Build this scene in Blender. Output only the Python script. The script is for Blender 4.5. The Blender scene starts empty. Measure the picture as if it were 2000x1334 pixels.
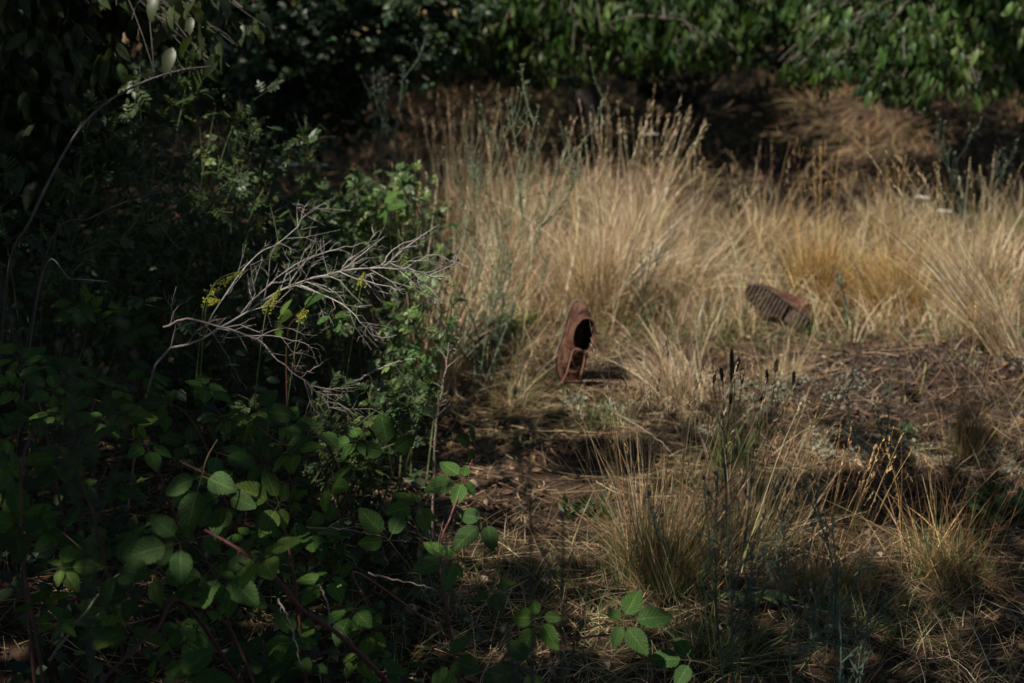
import bpy, math, random
import numpy as np
from mathutils import Vector, Matrix
R = np.random.default_rng(7)
random.seed(7)
scn = bpy.context.scene
col = scn.collection
# ------------------------------------------------------------------ camera, sky, sun, exposure
CAMH, PITCH, FPX = 1.5, math.radians(16.0), 2778.0
cd = bpy.data.cameras.new('camera'); cam = bpy.data.objects.new('camera', cd); col.objects.link(cam)
cam.location = (0, 0, CAMH); cam.rotation_euler = (math.radians(90) - PITCH, 0, 0)
cd.sensor_width = 36; cd.lens = 50; cd.clip_start = 0.05; cd.clip_end = 2000
cd.dof.use_dof = True; cd.dof.focus_distance = 2.95; cd.dof.aperture_fstop = 3.6; cd.dof.aperture_blades = 9
scn.camera = cam
SUN_EL = math.radians(52)
hx, hy = -0.74, -0.67                                   # horizontal heading towards the sun
hn = math.hypot(hx, hy); hx /= hn; hy /= hn
S = np.array([hx*math.cos(SUN_EL), hy*math.cos(SUN_EL), math.sin(SUN_EL)])
w = bpy.data.worlds.new('World'); scn.world = w; w.use_nodes = True
nt = w.node_tree; nt.nodes.clear()
sk = nt.nodes.new('ShaderNodeTexSky'); sk.sky_type = 'NISHITA'; sk.sun_disc = False
sk.sun_elevation = SUN_EL; sk.sun_rotation = math.atan2(hx, hy)
bg = nt.nodes.new('ShaderNodeBackground'); bg.inputs[1].default_value = 0.05
wo = nt.nodes.new('ShaderNodeOutputWorld'); nt.links.new(sk.outputs[0], bg.inputs[0]); nt.links.new(bg.outputs[0], wo.inputs[0])
sl = bpy.data.lights.new('sun', 'SUN'); sun = bpy.data.objects.new('sun', sl); col.objects.link(sun)
sl.energy = 5.0; sl.angle = math.radians(0.55); sl.color = (1.0, 0.92, 0.80)
sun.rotation_euler = Vector(S).to_track_quat('Z', 'Y').to_euler()
scn.view_settings.view_transform = 'Standard'; scn.view_settings.look = 'None'
scn.view_settings.exposure = 0.15; scn.view_settings.gamma = 1
scn.cycles.max_bounces = 6; scn.cycles.diffuse_bounces = 3; scn.cycles.transmission_bounces = 4; scn.cycles.transparent_max_bounces = 4

# ------------------------------------------------------------------ helpers
def nrm(a): return a / np.maximum(np.linalg.norm(a, axis=-1, keepdims=True), 1e-9)
def sstep(a, b, x):
    t = np.clip((x - a)/(b - a), 0, 1); return t*t*(3 - 2*t)
def noise2(x, y, s=1.0, seed=0):                        # cheap smooth value noise
    x = np.asarray(x, float)*s; y = np.asarray(y, float)*s
    xi = np.floor(x).astype(np.int64); yi = np.floor(y).astype(np.int64); fx = x - xi; fy = y - yi
    def h(a, b):
        n = (a*374761393 + b*668265263 + seed*1442695041) & 0x7fffffff
        n = ((n ^ (n >> 13))*1274126177) & 0x7fffffff
        n = (n ^ (n >> 16)) & 0xffff
        return n/65535.0
    ux = fx*fx*(3-2*fx); uy = fy*fy*(3-2*fy)
    return (h(xi, yi)*(1-ux) + h(xi+1, yi)*ux)*(1-uy) + (h(xi, yi+1)*(1-ux) + h(xi+1, yi+1)*ux)*uy
def gz(x, y):                                           # height of the ground
    x = np.asarray(x, float); y = np.asarray(y, float)
    z = 0.07*(noise2(x, y, 0.9, 1)-.5) + 0.035*(noise2(x, y, 3.1, 2)-.5) + 0.014*(noise2(x, y, 11, 3)-.5)
    z += 0.09*np.exp(-((x-1.55)/.55)**2 - ((y-4.75)/.30)**2)
    z -= 0.06*np.exp(-((x-.25)/.15)**2 - ((y-4.0)/.10)**2)
    z -= 0.07*np.exp(-((x-1.05)/.20)**2 - ((y-3.62)/.12)**2)
    z += 0.25*np.exp(-((x-3.1)/1.3)**2 - ((y-11.5)/1.6)**2)
    z += 0.35*sstep(12, 30, y)
    return z
FW = np.array([0, math.cos(PITCH), -math.sin(PITCH)]); UP = np.array([0, math.sin(PITCH), math.cos(PITCH)])
def ray(u, v): return FW + np.array([1., 0, 0])*((u-1000)/FPX) + UP*((667-v)/FPX)
def P(u, v, d): return np.array([0, 0, CAMH]) + ray(u, v)*d
def G(u, v, lift=0.0):
    r = ray(u, v); t = CAMH/-r[2]
    for _ in range(4):
        p = r*t; t = (CAMH - float(gz(p[0], p[1])) - lift)/-r[2]
    p = np.array([0, 0, CAMH]) + r*t
    return p
def tag(o, label=None, cat=None, group=None, kind=None):
    if label: o['label'] = label
    if cat: o['category'] = cat
    if group: o['group'] = group
    if kind: o['kind'] = kind
    return o
def empty(name, loc, label, cat, group=None):
    o = bpy.data.objects.new(name, None); col.objects.link(o); o.location = tuple(loc); o.empty_display_size = .1
    return tag(o, label, cat, group)
class MB:
    def __init__(s): s.V = []; s.F = []; s.T = []; s.C = []; s.U = []; s.n = 0
    def add(s, V, F, C, U=None, T=None):
        V = np.asarray(V, float).reshape(-1, 3); C = np.asarray(C, float)
        if C.ndim == 1: C = np.tile(C, (len(V), 1))
        s.V.append(V); s.C.append(C.reshape(-1, 3)); s.U.append(np.zeros((len(V), 2)) if U is None else np.asarray(U, float).reshape(-1, 2))
        if F is not None and len(F): s.F.append(np.asarray(F, np.int64).reshape(-1, 4) + s.n)
        if T is not None and len(T): s.T.append(np.asarray(T, np.int64).reshape(-1, 3) + s.n)
        s.n += len(V)
    def data(s, name, mat, origin=(0, 0, 0), smooth=True):
        V = np.concatenate(s.V) - np.asarray(origin); C = np.concatenate(s.C); U = np.concatenate(s.U)
        F = np.concatenate(s.F) if s.F else np.zeros((0, 4), np.int64)
        T = np.concatenate(s.T) if s.T else np.zeros((0, 3), np.int64)
        me = bpy.data.meshes.new(name); nl = F.size + T.size; nf = len(F) + len(T)
        me.vertices.add(len(V)); me.vertices.foreach_set('co', V.astype(np.float32).ravel())
        li = np.concatenate([F.ravel(), T.ravel()]).astype(np.int32)
        me.loops.add(nl); me.loops.foreach_set('vertex_index', li)
        st = np.concatenate([np.arange(len(F))*4, F.size + np.arange(len(T))*3]).astype(np.int32)
        me.polygons.add(nf); me.polygons.foreach_set('loop_start', st)
        me.polygons.foreach_set('use_smooth', np.full(nf, smooth))
        ca = me.color_attributes.new('Col', 'FLOAT_COLOR', 'POINT')
        ca.data.foreach_set('color', np.concatenate([C, np.ones((len(C), 1))], 1).astype(np.float32).ravel())
        uv = me.uv_layers.new(name='UVMap'); uv.data.foreach_set('uv', U[li].astype(np.float32).ravel())
        me.update(calc_edges=True); me.validate()
        if mat: me.materials.append(mat)
        return me
    def build(s, name, mat, parent=None, origin=(0, 0, 0), smooth=True):
        o = bpy.data.objects.new(name, s.data(name, mat, origin, smooth)); col.objects.link(o)
        if parent: o.parent = parent
        else: o.location = tuple(origin)
        return o
def jit(c, n, amt=.15, hue=.06, r=None):                # colour variation from one blade or leaf to the next
    r = r or R
    c = np.asarray(c, float)
    if c.ndim == 2: c = c[r.integers(0, len(c), n)]
    else: c = np.tile(c, (n, 1))
    return np.clip(c*np.exp(r.normal(0, amt, (n, 1)))*np.exp(r.normal(0, hue, (n, 3))), .002, .9)
def ribbons(mb, pts, w_, side, c):
    N, K, _ = pts.shape
    side = nrm(side)[:, None, :]
    V = np.stack([pts - side*w_[..., None]*.5, pts + side*w_[..., None]*.5], 2)      # N,K,2,3
    b = (np.arange(N)*K*2)[:, None, None]; k = np.arange(K-1)[None, :, None]*2
    F = (b + k + np.array([0, 1, 3, 2])[None, None, :]).reshape(-1, 4)
    U = np.zeros((N, K, 2, 2)); U[..., 0, 0] = 0; U[..., 1, 0] = 1; U[..., 1] = np.linspace(0, 1, K)[None, :, None]
    if c.ndim == 2: c = np.repeat(c[:, None, :], K*2, 1)
    mb.add(V.reshape(-1, 3), F, c.reshape(-1, 3), U)
def tubes(mb, pts, r_, c, n=4, cap=False):
    pts = np.asarray(pts, float)
    if pts.ndim == 2: pts = pts[None]; r_ = np.asarray(r_)[None]
    N, K, _ = pts.shape
    T = np.empty_like(pts); T[:, 1:-1] = pts[:, 2:] - pts[:, :-2]; T[:, 0] = pts[:, 1] - pts[:, 0]; T[:, -1] = pts[:, -1] - pts[:, -2]
    T = nrm(T); ref = np.zeros_like(T); m = nrm(T.mean(1)); ax = np.where((np.abs(m[:, 2]) < .8)[:, None], np.array([[0, 0, 1.]]), np.array([[1., 0, 0]]))
    ref[:] = ax[:, None]
    A = nrm(np.cross(T, ref)); B = np.cross(T, A)
    th = np.arange(n)*2*math.pi/n
    V = pts[:, :, None] + r_[:, :, None, None]*(A[:, :, None]*np.cos(th)[None, None, :, None] + B[:, :, None]*np.sin(th)[None, None, :, None])
    b = (np.arange(N)*K*n)[:, None, None]; k = (np.arange(K-1)*n)[None, :, None]; j = np.arange(n)[None, None, :]; j2 = (j+1) % n
    F = np.stack([b+k+j, b+k+j2, b+k+n+j2, b+k+n+j], -1).reshape(-1, 4)
    c = np.asarray(c, float)
    if c.ndim == 1: c = np.tile(c, (N, 1))
    if c.ndim == 2: c = np.repeat(c[:, None], K*n, 1)
    mb.add(V.reshape(-1, 3), F, c.reshape(-1, 3))
def spline(pts, n):
    pts = np.asarray(pts, float); m = len(pts)
    t = np.linspace(0, m-1, n); i = np.clip(t.astype(int), 0, m-2); f = (t - i)[:, None]
    p0 = pts[np.clip(i-1, 0, m-1)]; p1 = pts[i]; p2 = pts[i+1]; p3 = pts[np.clip(i+2, 0, m-1)]
    return .5*((2*p1) + (-p0+p2)*f + (2*p0-5*p1+4*p2-p3)*f**2 + (-p0+3*p1-3*p2+p3)*f**3)
def scatter(mb, tpl, o, Yd, Nn, L, c):
    """tpl: (verts, quads, uv) of a leaf lying along +y with normal +z; o origins, Yd direction, Nn normal, L length"""
    tv, tf, tu = tpl; N = len(o)
    Y = nrm(Yd); X = nrm(np.cross(Y, Nn)); Z = np.cross(X, Y)
    L = np.asarray(L, float).reshape(-1, 1, 1)*np.ones((N, 1, 1))
    V = o[:, None] + L*(tv[None, :, 0:1]*X[:, None] + tv[None, :, 1:2]*Y[:, None] + tv[None, :, 2:3]*Z[:, None])
    F = (tf[None] + (np.arange(N)*len(tv))[:, None, None]).reshape(-1, 4)
    mb.add(V.reshape(-1, 3), F, np.repeat(c[:, None], len(tv), 1).reshape(-1, 3), np.tile(tu, (N, 1)))
def leaf_tpl(nl, nw, wid, fold=.12, droop=.15, serr=0, pleat=0, a=.8, b=.8, wave=0):
    t = np.linspace(0, 1, nl+1); x = np.linspace(-1, 1, nw+1)
    wd = wid*.5*np.power(np.sin(math.pi*np.power(np.clip(t, .0, 1), a)).clip(0, 1), b); wd[0] = wid*.02; wd[-1] = 0.002
    if serr: wd = wd*(1 + serr*((np.arange(nl+1) % 2)*2-1)); 
    X = wd[:, None]*x[None]; Y = np.tile(t[:, None], (1, nw+1))
    if serr: Y = Y + .035*np.abs(x)[None]**2*(np.arange(nl+1) % 2)[:, None]
    Z = fold*np.abs(X) - droop*(t[:, None]**2)
    if pleat: Z = Z + pleat*np.sin(2*math.pi*8.0*(t[:, None] - .35*np.abs(x)[None]*wid))*np.abs(x)[None]*(1-t[:, None]*.6)
    if wave: Z = Z + wave*np.sin(t[:, None]*9 + x[None]*1.3)*np.abs(x)[None]
    V = np.stack([X, Y, Z], -1).reshape(-1, 3)
    i = np.arange(nl)[:, None]*(nw+1) + np.arange(nw)[None]
    F = np.stack([i, i+1, i+nw+2, i+nw+1], -1).reshape(-1, 4)
    U = np.stack([np.tile((x[None]+1)/2, (nl+1, 1)), np.tile(t[:, None], (1, nw+1))], -1).reshape(-1, 2)
    return V, F, U
def rdir(n, r=None):
    r = r or R
    return nrm(r.normal(0, 1, (n, 3)))

# ------------------------------------------------------------------ materials
def mat(name, rough=.6, trans=0.0, veins=False, bump=0.0, bscale=80, colour=None, nz=(25, .35), spec=.4, rnd=0.0):
    m = bpy.data.materials.new(name); m.use_nodes = True; t = m.node_tree; t.nodes.clear(); L = t.links.new
    N = t.nodes.new
    out = N('ShaderNodeOutputMaterial'); b = N('ShaderNodeBsdfPrincipled'); b.inputs['Roughness'].default_value = rough
    b.inputs['Specular IOR Level'].default_value = spec
    if colour is None:
        a = N('ShaderNodeAttribute'); a.attribute_name = 'Col'; c = a.outputs['Color']
    else:
        a = N('ShaderNodeRGB'); a.outputs[0].default_value = (*colour, 1); c = a.outputs[0]
    tc = N('ShaderNodeTexCoord'); no = N('ShaderNodeTexNoise'); no.inputs['Scale'].default_value = nz[0]; no.inputs['Detail'].default_value = 4
    L(tc.outputs['Object'], no.inputs['Vector'])
    mr = N('ShaderNodeMapRange'); mr.inputs[1].default_value = .3; mr.inputs[2].default_value = .7; mr.inputs[3].default_value = 1-nz[1]; mr.inputs[4].default_value = 1+nz[1]
    L(no.outputs[0], mr.inputs[0])
    vm = N('ShaderNodeVectorMath'); vm.operation = 'SCALE'; L(c, vm.inputs[0]); L(mr.outputs[0], vm.inputs['Scale']); c = vm.outputs[0]
    if rnd:
        oi = N('ShaderNodeObjectInfo'); m2 = N('ShaderNodeMapRange'); m2.inputs[3].default_value = 1-rnd; m2.inputs[4].default_value = 1+rnd
        L(oi.outputs['Random'], m2.inputs[0]); v2 = N('ShaderNodeVectorMath'); v2.operation = 'SCALE'; L(c, v2.inputs[0]); L(m2.outputs[0], v2.inputs['Scale']); c = v2.outputs[0]
    if veins:
        uv = N('ShaderNodeUVMap'); uv.uv_map = 'UVMap'; sp = N('ShaderNodeSeparateXYZ'); L(uv.outputs[0], sp.inputs[0])
        def M(op, a_, b_=None, c_=None):
            n = N('ShaderNodeMath'); n.operation = op
            for i, q in enumerate((a_, b_, c_)):
                if q is None: continue
                if isinstance(q, (int, float)): n.inputs[i].default_value = q
                else: L(q, n.inputs[i])
            return n.outputs[0]
        ax = M('ABSOLUTE', M('SUBTRACT', sp.outputs[0], .5))
        mid = M('LESS_THAN', ax, .025)
        ph = M('MULTIPLY', M('SUBTRACT', sp.outputs[1], M('MULTIPLY', ax, .55)), 8.0)
        fr = M('ABSOLUTE', M('SUBTRACT', M('FRACT', ph), .5))
        sv = M('MULTIPLY', M('LESS_THAN', fr, .07), .75)
        ve = M('MAXIMUM', mid, sv)
        mx = N('ShaderNodeMix'); mx.data_type = 'RGBA'; L(ve, mx.inputs['Factor']); L(c, mx.inputs['A'])
        v3 = N('ShaderNodeVectorMath'); v3.operation = 'MULTIPLY'; L(c, v3.inputs[0]); v3.inputs[1].default_value = (2.3, 1.9, 1.9); L(v3.outputs[0], mx.inputs['B'])
        c = mx.outputs['Result']
    L(c, b.inputs['Base Color'])
    if bump:
        n2 = N('ShaderNodeTexNoise'); n2.inputs['Scale'].default_value = bscale; n2.inputs['Detail'].default_value = 6; L(tc.outputs['Object'], n2.inputs['Vector'])
        bp = N('ShaderNodeBump'); bp.inputs['Strength'].default_value = bump; bp.inputs['Distance'].default_value = .01; L(n2.outputs[0], bp.inputs['Height']); L(bp.outputs[0], b.inputs['Normal'])
    sh = b.outputs[0]
    if trans:
        tr = N('ShaderNodeBsdfTranslucent'); v4 = N('ShaderNodeVectorMath'); v4.operation = 'MULTIPLY'; L(c, v4.inputs[0]); v4.inputs[1].default_value = (1.5, 1.6, .6) if veins or trans > .28 else (1.1, 1.05, .8)
        L(v4.outputs[0], tr.inputs[0]); ms = N('ShaderNodeMixShader'); ms.inputs[0].default_value = trans; L(sh, ms.inputs[1]); L(tr.outputs[0], ms.inputs[2]); sh = ms.outputs[0]
    L(sh, out.inputs[0])
    return m
M_leaf = mat('leaf', .42, .3)
M_bram = mat('bramble_leaf', .55, .35, veins=True, rnd=.25, bump=.25, bscale=160, spec=.22)
M_straw = mat('dry_grass_blade', .65, .25, nz=(8, .2))
M_green = mat('green_blade', .5, .3, nz=(8, .2))
M_grey = mat('felted_leaf', .85, .15)
M_wood = mat('bark', .8, 0, bump=.5, bscale=120)
M_stem = mat('stem', .55, 0, nz=(60, .3))
M_bud = mat('seed_head', .9, 0, bump=1.0, bscale=400, nz=(300, .5))
M_leather = mat('leather', .66, 0, bump=.9, bscale=60, nz=(34, .6), spec=.3)
M_sole = mat('rubber_sole', .85, 0, bump=.4, bscale=150, nz=(60, .4))
M_dark = mat('boot_lining', .95, 0, bump=.3, nz=(60, .4))
M_lace = mat('lace', .8, 0, nz=(200, .3))
M_petal = mat('petal', .7, .2, nz=(50, .1))
M_fruit = mat('fruit', .25, 0, nz=(20, .2))
M_litter = mat('leaf_litter', .85, .1, nz=(60, .35))
def soil_mat():
    m = bpy.data.materials.new('soil'); m.use_nodes = True; t = m.node_tree; b = t.nodes['Principled BSDF']; L = t.links.new; N = t.nodes.new
    tc = N('ShaderNodeTexCoord')
    def no(s, d=8): n = N('ShaderNodeTexNoise'); n.inputs['Scale'].default_value = s; n.inputs['Detail'].default_value = d; n.inputs['Roughness'].default_value = .7; L(tc.outputs['Object'], n.inputs['Vector']); return n.outputs[0]
    r = N('ShaderNodeValToRGB'); L(no(22), r.inputs[0]); e = r.color_ramp.elements
    e[0].position = .32; e[0].color = (.020, .0135, .011, 1); e[1].position = .68; e[1].color = (.125, .085, .062, 1)
    k = e.new(.5); k.color = (.056, .037, .028, 1)
    a = N('ShaderNodeAttribute'); a.attribute_name = 'Col'
    mx = N('ShaderNodeVectorMath'); mx.operation = 'MULTIPLY'; L(r.outputs[0], mx.inputs[0]); L(a.outputs[0], mx.inputs[1])
    L(mx.outputs[0], b.inputs['Base Color']); b.inputs['Roughness'].default_value = .95; b.inputs['Specular IOR Level'].default_value = .15
    bp = N('ShaderNodeBump'); bp.inputs['Strength'].default_value = .9; bp.inputs['Distance'].default_value = .02; L(no(45, 10), bp.inputs['Height']); L(bp.outputs[0], b.inputs['Normal'])
    return m
M_soil = soil_mat()

# ------------------------------------------------------------------ the ground
def axis(lo, c0, c1, hi, step, n):
    core = np.arange(c0, c1, step); g = np.geomspace(step, 1, n)
    a = c0 - (c0-lo)*(np.geomspace(step/abs(c0-lo), 1, n)); b = c1 + (hi-c1)*(np.geomspace(step/abs(hi-c1), 1, n))
    return np.concatenate([a[::-1], core, b])
xs = axis(-260, -2.2, 3.2, 260, .02, 46); ys = axis(-120, 2.3, 7.0, 420, .02, 60)
X, Y = np.meshgrid(xs, ys); Z = gz(X, Y) + .010*(noise2(X, Y, 38, 5)-.5) + .012*np.maximum(0, noise2(X, Y, 24, 6)-.55)*2
i = np.arange(len(ys)-1)[:, None]*len(xs) + np.arange(len(xs)-1)[None]
Fq = np.stack([i, i+1, i+len(xs)+1, i+len(xs)], -1).reshape(-1, 4)
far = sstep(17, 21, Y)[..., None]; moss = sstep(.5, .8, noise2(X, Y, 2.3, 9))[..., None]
bare = (np.exp(-((X-1.6)/.6)**2 - ((Y-4.75)/.4)**2))[..., None]
Cg = (1-moss*.35)*np.array([1.15, 1.1, 1.0]) + moss*.35*np.array([1.0, 1.6, .6])
Cg = Cg*(1-bare) + bare*np.array([.80, .73, .78])
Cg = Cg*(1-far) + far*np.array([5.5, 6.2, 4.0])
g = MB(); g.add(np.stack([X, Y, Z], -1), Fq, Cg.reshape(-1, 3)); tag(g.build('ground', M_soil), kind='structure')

# ------------------------------------------------------------------ grass
STRAW = np.array([[.50, .37, .21], [.58, .45, .28], [.38, .27, .15], [.70, .57, .38], [.28, .19, .10]])
PALE = np.array([[.68, .54, .35], [.84, .71, .50], [.50, .37, .22], [.68, .51, .35], [.34, .25, .15]])
GOLD = np.array([[.48, .32, .12], [.56, .40, .17], [.40, .26, .10]])
RUST = np.array([[.30, .16, .07], [.38, .22, .09], [.24, .13, .06], [.46, .33, .16]])
GREEN = np.array([[.10, .15, .05], [.14, .19, .07], [.08, .13, .04], [.17, .19, .08]])
LITTER = np.array([[.34, .24, .13], [.26, .17, .09], [.42, .32, .19], [.20, .12, .07], [.48, .38, .24]])
def blades(mb, p0, L, lean, spread, bend, w0, c, K=6, r=None, out=None, top=.15):
    """curved ribbons; returns the tip points and directions"""
    r = r or R; n = len(p0); a = r.uniform(0, 2*math.pi, n)
    o = np.stack([np.cos(a), np.sin(a), np.zeros(n)], 1) if out is None else out
    d = nrm(np.array([0, 0, 1.]) + o*(spread*r.uniform(.1, 1, (n, 1))) + np.asarray(lean))
    t = np.linspace(0, 1, K)[None, :, None]; L = L[:, None, None]
    bd = (o*.6 + rdir(n, r)*.35 + np.array([0, 0, -1.])*.55 + np.asarray(lean)*.5)*(bend*r.uniform(.1, 1.4, (n, 1)))
    wob = rdir(n, r)[:, None]*np.sin(t*5 + r.uniform(0, 6, (n, 1, 1)))*.018
    pts = p0[:, None] + L*(d[:, None]*t + bd[:, None]*t**2.2 + wob*t)
    pts[..., 2] = np.maximum(pts[..., 2], gz(pts[..., 0], pts[..., 1]) + .003)
    wd = w0[:, None]*(1 - (1-top)*np.linspace(0, 1, K)[None]**1.6)
    ribbons(mb, pts, wd, rdir(n, r)*np.array([1, 1, .3]), c)
    return pts[:, -1], nrm(pts[:, -1] - pts[:, -2])
def spikes(mb, tip, d, ln, wd, c, r=None):              # feathery seed spikes: a bundle of short husks up each tip
    r = r or R; n = len(tip); M = 12
    t = (np.arange(M)+.5)/M
    base = tip[:, None] + d[:, None]*(t[None, :, None]-.15)*ln[:, None, None]
    off = rdir(n*M, r).reshape(n, M, 3); dd = nrm(d[:, None]*1.4 + off*.75)
    hl = (ln[:, None]*.17*(1.1-.6*np.abs(t-.4))[None])[..., None]
    K = np.array([0, .5, 1.]); pts = (base[:, :, None] + dd[:, :, None]*hl[:, :, None]*K[None, None, :, None]).reshape(n*M, 3, 3)
    ww = np.repeat(wd, M)[:, None]*np.array([.5, 1, .15])[None]
    ribbons(mb, pts, ww, rdir(n*M, r), np.repeat(c, M, 0))
def grass_field(name, n, box, keep, L0, L1, c, w0, lean=(0, 0, 0), spread=.5, bend=.5, seedheads=0.0, label=None, K=5, m=None, seed=1):
    r = np.random.default_rng(seed); x = r.uniform(box[0], box[1], n); y = r.uniform(box[2], box[3], n)
    k = r.random(n) < keep(x, y); x = x[k]; y = y[k]; n = len(x)
    p = np.stack([x, y, gz(x, y)-.005], 1); L = r.uniform(L0, L1, n)*(.6+.8*noise2(x, y, 1.7, seed+3))
    C = jit(c, n, .28, .05, r); mb = MB()
    ln = np.asarray(lean) + .35*np.stack([noise2(x, y, 1.1, seed+11)-.5, noise2(x, y, 1.1, seed+12)-.5, 0*x], 1)
    tip, d = blades(mb, p, L, ln, spread, bend, np.full(n, w0)*r.uniform(.6, 1.5, n), C, K, r)
    if seedheads:
        q = r.random(n) < seedheads; q &= (L > L0*.9)
        spikes(mb, tip[q], d[q], L[q]*r.uniform(.12, .2, q.sum()), np.full(q.sum(), w0*1.4), C[q]*.9, r)
    return tag(mb.build(name, m or M_straw), kind='stuff', label=label, cat='grass')
def right(x, y, a=-.35, b=-.15): return sstep(a, b, x)
bareP = lambda x, y: 1 - .55*np.exp(-(((x-1.75)/.75)**2 + ((y-4.7)/.42)**2)**2) 
path = lambda x, y: 1 - .9*np.exp(-((x - (1.75+.02*(y-8)))/.38)**2)*sstep(6.6, 7.4, y)
bootclear = lambda x, y: 1 - sstep(.30, .12, np.hypot((x-.2)/.9, (y-4.45)/1.1)) - 0*sstep(.25, .1, np.hypot(x-1.1, y-5.2))
clear = lambda x, y: sstep(.14, .26, np.hypot((x-.20), (y-4.66)*.8))*(1-.93*np.exp(-(((x-1.02)/.18)**2+((y-5.22)/.26)**2)**2))*(1-.85*np.exp(-((x-.14)/.2)**2-((y-4.45)/.3)**2))
grass_field('tall_dry_grass', 38000, (-.75, 4.2, 4.9, 8.0), lambda x, y: sstep(-.6, -.2, x+.1*(y-5))*sstep(4.95, 5.5, y + .5*noise2(x, y, 2, 4) - .25)*path(x, y)*(1-.55*sstep(1.7, 2.6, x))*(1-.5*np.exp(-((x-1.15)/.25)**2))*clear(x, y)*(.05+.95*sstep(.42, .7, .6*noise2(x, y, 2.6, 8)+.4*noise2(x, y, 6, 18))),
            .15, .38, np.concatenate([STRAW, PALE]), .0034, (.05, 0, 0), .55, .5, .05, 'tall dry straw coloured grass standing behind the two boots', seed=21)
grass_field('short_dry_grass', 30000, (-1.6, 3.8, 2.4, 6.6), lambda x, y: bareP(x, y)*clear(x, y)*sstep(-.9, -.1, x)*sstep(.38, .75, noise2(x, y, 3.3, 14)),
            .05, .20, np.concatenate([STRAW, LITTER]), .0019, (.05, 0, 0), 1.1, .8, .04, 'thin short dry grass scattered over the near soil', seed=22)
grass_field('green_grass', 36000, (-1.6, 3.8, 2.3, 6.8), lambda x, y: bareP(x, y)*sstep(-1.4, -.2, x)*(sstep(.55, .8, noise2(x, y, 1.9, 24))*.8 + .9*np.exp(-((x+.02)/.28)**2-((y-5.15)/.25)**2) + .5*sstep(3.4, 2.6, y)),
            .04, .15, GREEN, .0020, (0, 0, 0), .9, .6, 0, 'short green grass growing through the straw', m=M_green, seed=23)
grass_field('green_undergrass', 9000, (-.5, 4.0, 4.9, 7.6), lambda x, y: clear(x, y)*sstep(.3, .6, noise2(x, y, 3, 44)), .08, .30, np.concatenate([GREEN*1.2, STRAW*.7]), .0034, (0, 0, 0), .7, .5, 0, 'greener grass low among the tall straw', m=M_green, seed=29)
grass_field('far_dry_grass', 42000, (-5, 9, 8.2, 16), lambda x, y: path(x, y)*(.3+.7*noise2(x, y, 2, 31))*sstep(-3, -1, x),
            .10, .26, np.array([[.40, .25, .14], [.46, .31, .18], [.34, .21, .11], [.20, .20, .08]]), .006, (.15, 0, 0), 1.2, .9, 0, 'low brown grass on the bank behind the tall straw', K=4, seed=24)
def litter():
    r = np.random.default_rng(31); n = 34000
    x = r.uniform(-1.6, 3.6, n); y = r.uniform(2.3, 6.4, n); k = r.random(n) < bareP(x, y)*(.3+.7*noise2(x, y, 3, 51)); x = x[k]; y = y[k]; n = len(x)
    a = r.uniform(0, 2*math.pi, n); L = r.uniform(.03, .2, n); K = 4; t = np.linspace(-.5, .5, K)[None, :]
    c = r.normal(0, .25, (n, 1))
    px = x[:, None] + L[:, None]*(np.cos(a)[:, None]*t - np.sin(a)[:, None]*c*(t**2)); py = y[:, None] + L[:, None]*(np.sin(a)[:, None]*t + np.cos(a)[:, None]*c*(t**2))
    pz = gz(px, py) + r.uniform(.004, .022, (n, 1)) + r.normal(0, .07, (n, 1))*t*L[:, None]
    pz = np.maximum(pz, gz(px, py)+.003)
    mb = MB(); ribbons(mb, np.stack([px, py, pz], -1), np.full((n, K), .0017)*r.uniform(.6, 1.6, (n, 1)), np.stack([-np.sin(a), np.cos(a), r.normal(0, .4, n)], 1), jit(LITTER, n, .25, .06, r))
    tag(mb.build('straw_litter', M_straw), 'loose dead straw lying in all directions on the soil', 'straw', kind='stuff')
    mb = MB(); n = 1500; x = r.uniform(-1.6, 3, n); y = r.uniform(2.4, 5.6, n)
    tp = leaf_tpl(4, 4, .6, .35, .3, wave=.08)
    d = nrm(np.stack([r.normal(0, 1, n), r.normal(0, 1, n), r.normal(0, .15, n)], 1)); nn = nrm(np.array([0, 0, 1.]) + rdir(n, r)*.5)
    scatter(mb, tp, np.stack([x, y, gz(x, y)+.012], 1), d, nn, r.uniform(.012, .035, n), jit(np.array([[.22, .12, .06], [.30, .19, .11], [.36, .26, .18], [.16, .09, .06]]), n, .25, .05, r))
    tag(mb.build('dead_leaf_litter', M_litter), 'small curled brown dead leaves strewn on the soil', 'leaves', kind='stuff')
    mb = MB(); n = 5000; x = r.uniform(-1.2, 3, n); y = r.uniform(2.4, 5.6, n)                      # crumbs and little stones of earth
    s = r.uniform(.002, .007, n); tp = (np.array([[-1, -1, -.7], [1, -1, -.6], [1.1, 1, -.7], [-1, .9, -.7], [-.6, -.7, .6], [.7, -.5, .8], [.6, .7, .5], [-.7, .6, .7]]), np.array([[4, 5, 6, 7], [0, 1, 5, 4], [1, 2, 6, 5], [2, 3, 7, 6], [3, 0, 4, 7]]), np.zeros((8, 2)))
    scatter(mb, tp, np.stack([x, y, gz(x, y)+.003], 1), rdir(n, r), rdir(n, r), s, jit(np.array([[.09, .055, .04], [.06, .035, .028], [.16, .11, .08]]), n, .3, .05, r))
    n = 5000; a = r.normal(1.6, .55, n); b_ = r.normal(4.7, .33, n); s = r.uniform(.002, .011, n)**1.0; scatter(mb, tp, np.stack([a, b_, gz(a, b_)+.002], 1), rdir(n, r), rdir(n, r), s, jit(np.array([[.06, .043, .036], [.04, .029, .025], [.10, .075, .06]]), n, .3, .04, r))
    tag(mb.build('soil_crumbs', M_litter, smooth=False), 'crumbs of dark earth over the bare soil', 'soil', kind='stuff')
litter()
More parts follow.
